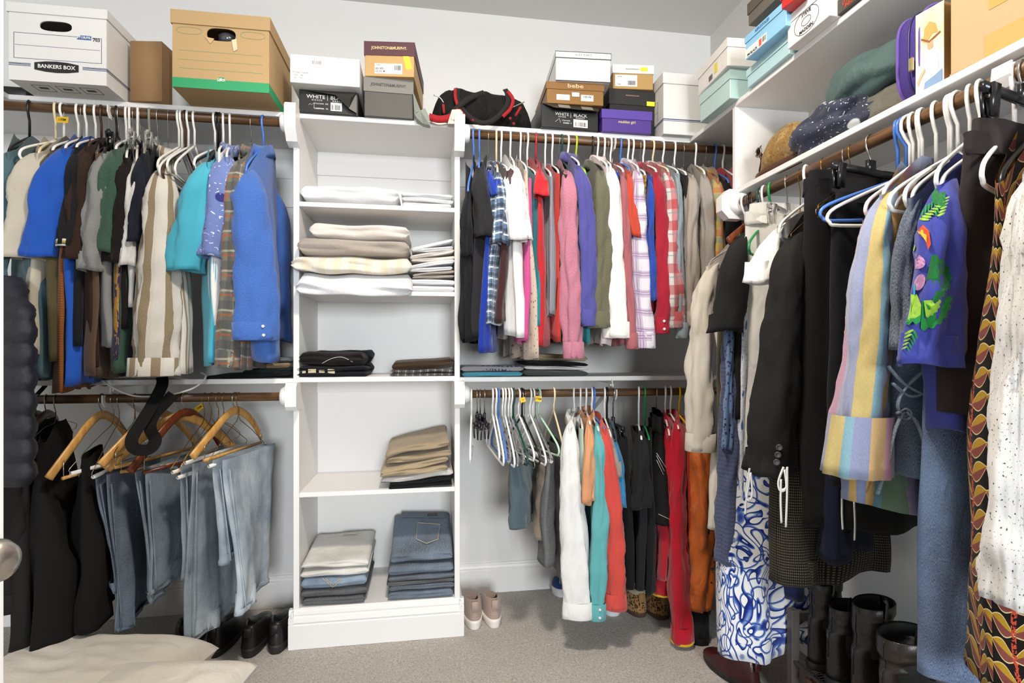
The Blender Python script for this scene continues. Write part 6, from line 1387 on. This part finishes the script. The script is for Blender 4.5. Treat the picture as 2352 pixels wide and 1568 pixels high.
for x, y, m, lab in ((1342, 1414, bl, 'left blue sneaker with thick white sole behind the white shirt'), (1410, 1416, C('#3f7fae'), 'right blue sneaker with thick white sole behind the coral shirt')):
    p = PZ(x, y, 0); shoe('sneaker', lab, 'sneaker', p.x, p.y, math.pi/2-.1, .2, .105, m, ws, 0, sole=.045, H=.06, Hh=.065)
p = PZ(1292, 1372, 0); shoe('sneaker', 'navy and white sneaker by the baseboard behind the white shirt', 'sneaker', p.x, p.y, math.pi/2-.1, .11, .09, bl, ws, 0, sole=.04, H=.05, Hh=.055)
lpm = cloth('#b58a52', kind='leopard', p=110.0)
for x, y, lab in ((1474, 1418, 'left leopard print ankle boot under the black clothes'), (1526, 1424, 'right leopard print ankle boot under the red jackets')):
    p = PZ(x, y, 0); o = shoe('ankle_boot', lab, 'boot', p.x, p.y, math.pi/2+.05, .2, .10, lpm, plain('#4a3526', .7), 0, sole=.02, H=.085, Hh=.09)
    local(o, 'fur_trim', tube([(.033*math.cos(a), .055+.045*math.sin(a), .108) for a in [2*math.pi*i/20 for i in range(20)]], .012, 8, True), cloth('#b0a48c', sheen=.6, wrinkle=1.0), True)
p = PZ(1740, 1590, 0); shoe('loafer', 'dark burgundy leather shoe on the carpet beside the rack', 'shoe', p.x, p.y, math.pi/2+.3, .24, .1, leather('#3a1618', .3), bsole, 0)
# shoe rack
gm = plain('#55504c', .5, .5, metal=.3); XA, XB_, YA, YC, ZS, ZP = 1.185, 1.448, 1.637, .62, .172, .332
rk = thing('shoe_rack', 'dark grey metal shoe rack along the right wall', 'shoe rack', (XA, YA, 0))
def rl(*b): return bx(b[0]-XA, b[1]-YA, b[2], b[3]-XA, b[4]-YA, b[5])
for X in (XA, XB_-.028):
    for Y in (YA-.028, YC): local(rk, 'post', rbx(X-XA, Y-YA, 0, X-XA+.028, Y-YA+.028, ZP, .002), gm)
local(rk, 'end_rail', rl(XA+.028, YA-.022, ZP-.04, XB_-.028, YA-.006, ZP-.012), gm); local(rk, 'end_rail', rl(XA+.028, YC+.006, ZP-.04, XB_-.028, YC+.022, ZP-.012), gm)
for zz in (ZS, .06):
    for X in (XA+.008, XB_-.016): local(rk, 'shelf_rail', tube([(X-XA, -.03, zz-.005), (X-XA, YC-YA+.03, zz-.005)], .005, 8), gm, True)
    for i in range(10): local(rk, 'shelf_wire', tube([(.02+i*.026, -.03, zz-.004), (.02+i*.026, YC-YA+.03, zz-.004)], .002, 6), gm, True)
    cross = [tube([(.006, -.03-i*.012, zz-.008), (XB_-XA-.012, -.03-i*.012, zz-.008)], .0012, 5) for i in range(int((YA-YC)/.012)-3)]
    co = local(rk, 'mesh_wires', join(*cross), gm, True); co['kind'] = 'stuff'
def boot(label, x, y, zf, hd, L, Wd, Hs, rs, mat, lean=0.0, slouch=.0, brown=False):
    o = thing('boot', label, 'boot', (x, y, zf), hd-math.pi/2); n = 32
    sr = [[(p[0]*k, p[1], z) for p in outline(L, Wd, 0, 0)] for z, k in ((0, .96), (.003, 1.0), (.018, 1.03), (.022, .98))]
    local(o, 'sole', loft(sr, True, True), plain('#12100f', .6), True); local(o, 'heel', loft([[(p[0]*.95, min(p[1], .085), z-.0) for p in outline(L*.9, Wd*.92, 0, 0)] for z in (0., .012)], True, True), plain('#100e0d', .6), True)
    rings = []
    lv = [(0, 1.0, 1.0), (.02, 1.0, 1.0), (.045, .96, .97), (.065, .88, .88), (.08, .80, .72), (.095, .72, .56), (.115, .68, .46), (.14, .70, .43)]
    for z, kw, kl in lv: rings.append([(p[0]*kw, .006+p[1]*kl, .02+z) for p in outline(L, Wd, 0, 0)])
    for j in range(1, 15):
        t_ = j/14; z = .16+(Hs-.16)*t_; rr = lerp(.046, rs, sm(t_*1.3)); wr_ = slouch*math.sin(t_*16)*(1-t_)
        rings.append([((rr*.86+wr_)*math.sin(a), .062+lean*t_+(rr+wr_)*-math.cos(a)+.003*noise.noise((a, t_*7, x*9)), z+.012*t_*-math.cos(a)*.6) for a in [2*math.pi*i/n for i in range(n)]])
    tp = rings[-1]; c = (sum(p[0] for p in tp)/n, sum(p[1] for p in tp)/n)
    def sc(k, dz): return [(c[0]+(p[0]-c[0])*k, c[1]+(p[1]-c[1])*k, p[2]+dz) for p in tp]
    local(o, 'shaft', loft(rings+[sc(.98, .003), sc(.92, .001)], True), mat, True)
    local(o, 'lining', loft([sc(.92, .001), sc(.88, -.06), sc(.8, -.14)], False, True), plain('#0e0d0d', .8), True)
    local(o, 'top_band', loft([sc(1.02, -.026), sc(1.035, -.022), sc(1.03, .002), sc(1.0, .004)]), mat, True)
    pl = [(c[0]+rs*.86*.98, c[1]-.012, Hs-.03), (c[0]+rs*.9, c[1]-.012, Hs+.02), (c[0]+rs*.8, c[1]-.012, Hs+.028), (c[0]+rs*.72, c[1]-.012, Hs-.02)]
    local(o, 'pull_loop', ribbon(catmull(pl, 4), .026, .003, (0, 1, 0)), mat, True)
    local(o, 'seam', tube([(p[0]*1.005, p[1]-.001, p[2]) for p in [r[0] for r in rings[3:]]], .0013, 5), mat, True)
    return o
bl1 = leather('#1b1816', .28); bl2 = leather('#221c18', .3)
for lab, xx, yy, Hs, rs, m, ln in (('black leather boot at the far end of the shoe rack', 1.205, 1.562, .275, .05, bl1, .0), ('black leather boot second on the shoe rack, shorter shaft', 1.20, 1.474, .235, .047, bl1, .005), ('tall black boot with pull loops third on the shoe rack', 1.205, 1.382, .285, .056, bl2, .01), ('wide slouching black boot fourth on the shoe rack', 1.195, 1.272, .25, .068, bl2, .02)):
    boot(lab, xx, yy, ZS, 0.0 if yy > 1.3 else .06, .27, .086, Hs, rs, m, ln, .002 if rs < .06 else .004)
p = Vector((1.21, 1.15)); shoe('dress_shoe', 'black buckled shoe with tan lining at the near end of the rack', 'shoe', p.x, p.y, .05, .25, .095, bl1, bsole, ZS, inner='#a87838')
boot('brown suede boot on the lower tier of the rack', 1.22, 1.50, .06, 0.0, .2, .09, .11, .05, leather('#4a2c1c', .6)) if False else shoe('suede_shoe', 'brown suede shoe on the lower tier of the rack', 'shoe', 1.2, 1.55, 0, .24, .09, leather('#4a2c1c', .7), bsole, .06, H=.06, Hh=.06)
# pillows at the lower left
def pillow(label, c, sz, rz, tiltx, mat, seed):
    n = 40; V = []; Fc = []; U = []
    for sd in (1, -1):
        for j in range(n+1):
            for i in range(n+1):
                u, v = 2*i/n-1, 2*j/n-1; e = max(0, (1-u**4)*(1-v**4)); pin = 1-.10*(1-abs(u)**2)*abs(v)**3-0
                x = u*(1-.10*(1-v*v)*abs(u)**2*0-.09*(1-abs(v)**1.5)*abs(u)**4*0); px_ = u*(1-.08*(1-v*v)); py_ = v*(1-.08*(1-u*u))
                h_ = e**.45*(.5+.05*noise.noise((u*2+seed, v*2, 1)))+.06*e*(.3-abs(noise.noise((u*3+v, v*3+seed, 2))))
                V.append((px_*sz[0]/2, py_*sz[1]/2, sd*h_*sz[2]))
    m = (n+1)*(n+1)
    for s_ in (0, 1):
        for j in range(n):
            for i in range(n):
                a = s_*m+j*(n+1)+i; q = [a, a+1, a+n+2, a+n+1]; Fc.append(q if s_ == 0 else q[::-1])
    M = Matrix.Rotation(rz, 4, 'Z') @ Matrix.Rotation(tiltx, 4, 'X')
    V = [M @ Vector(p) for p in V]; zmin = min(p.z for p in V)
    o = mk('pillow', ([(p.x, p.y, p.z-zmin) for p in V], Fc), mat, None); o.location = c; tag(o, label, 'pillow'); return o
pm = C('#e6dfd2', wrinkle=.5, sheen=.3)
c = PD(190, 1568, 1.76); pillow('large white pillow lying on the carpet at the lower left', (c.x, c.y-.06, 0), (.68, .48, .215), -.12, .0, pm, 2)
c = PD(385, 1568, 1.66); pillow('white pillow with a pointed corner in front of the black shoes', (c.x, c.y-.12, .08), (.46, .38, .13), -.12, .10, pm, 7)
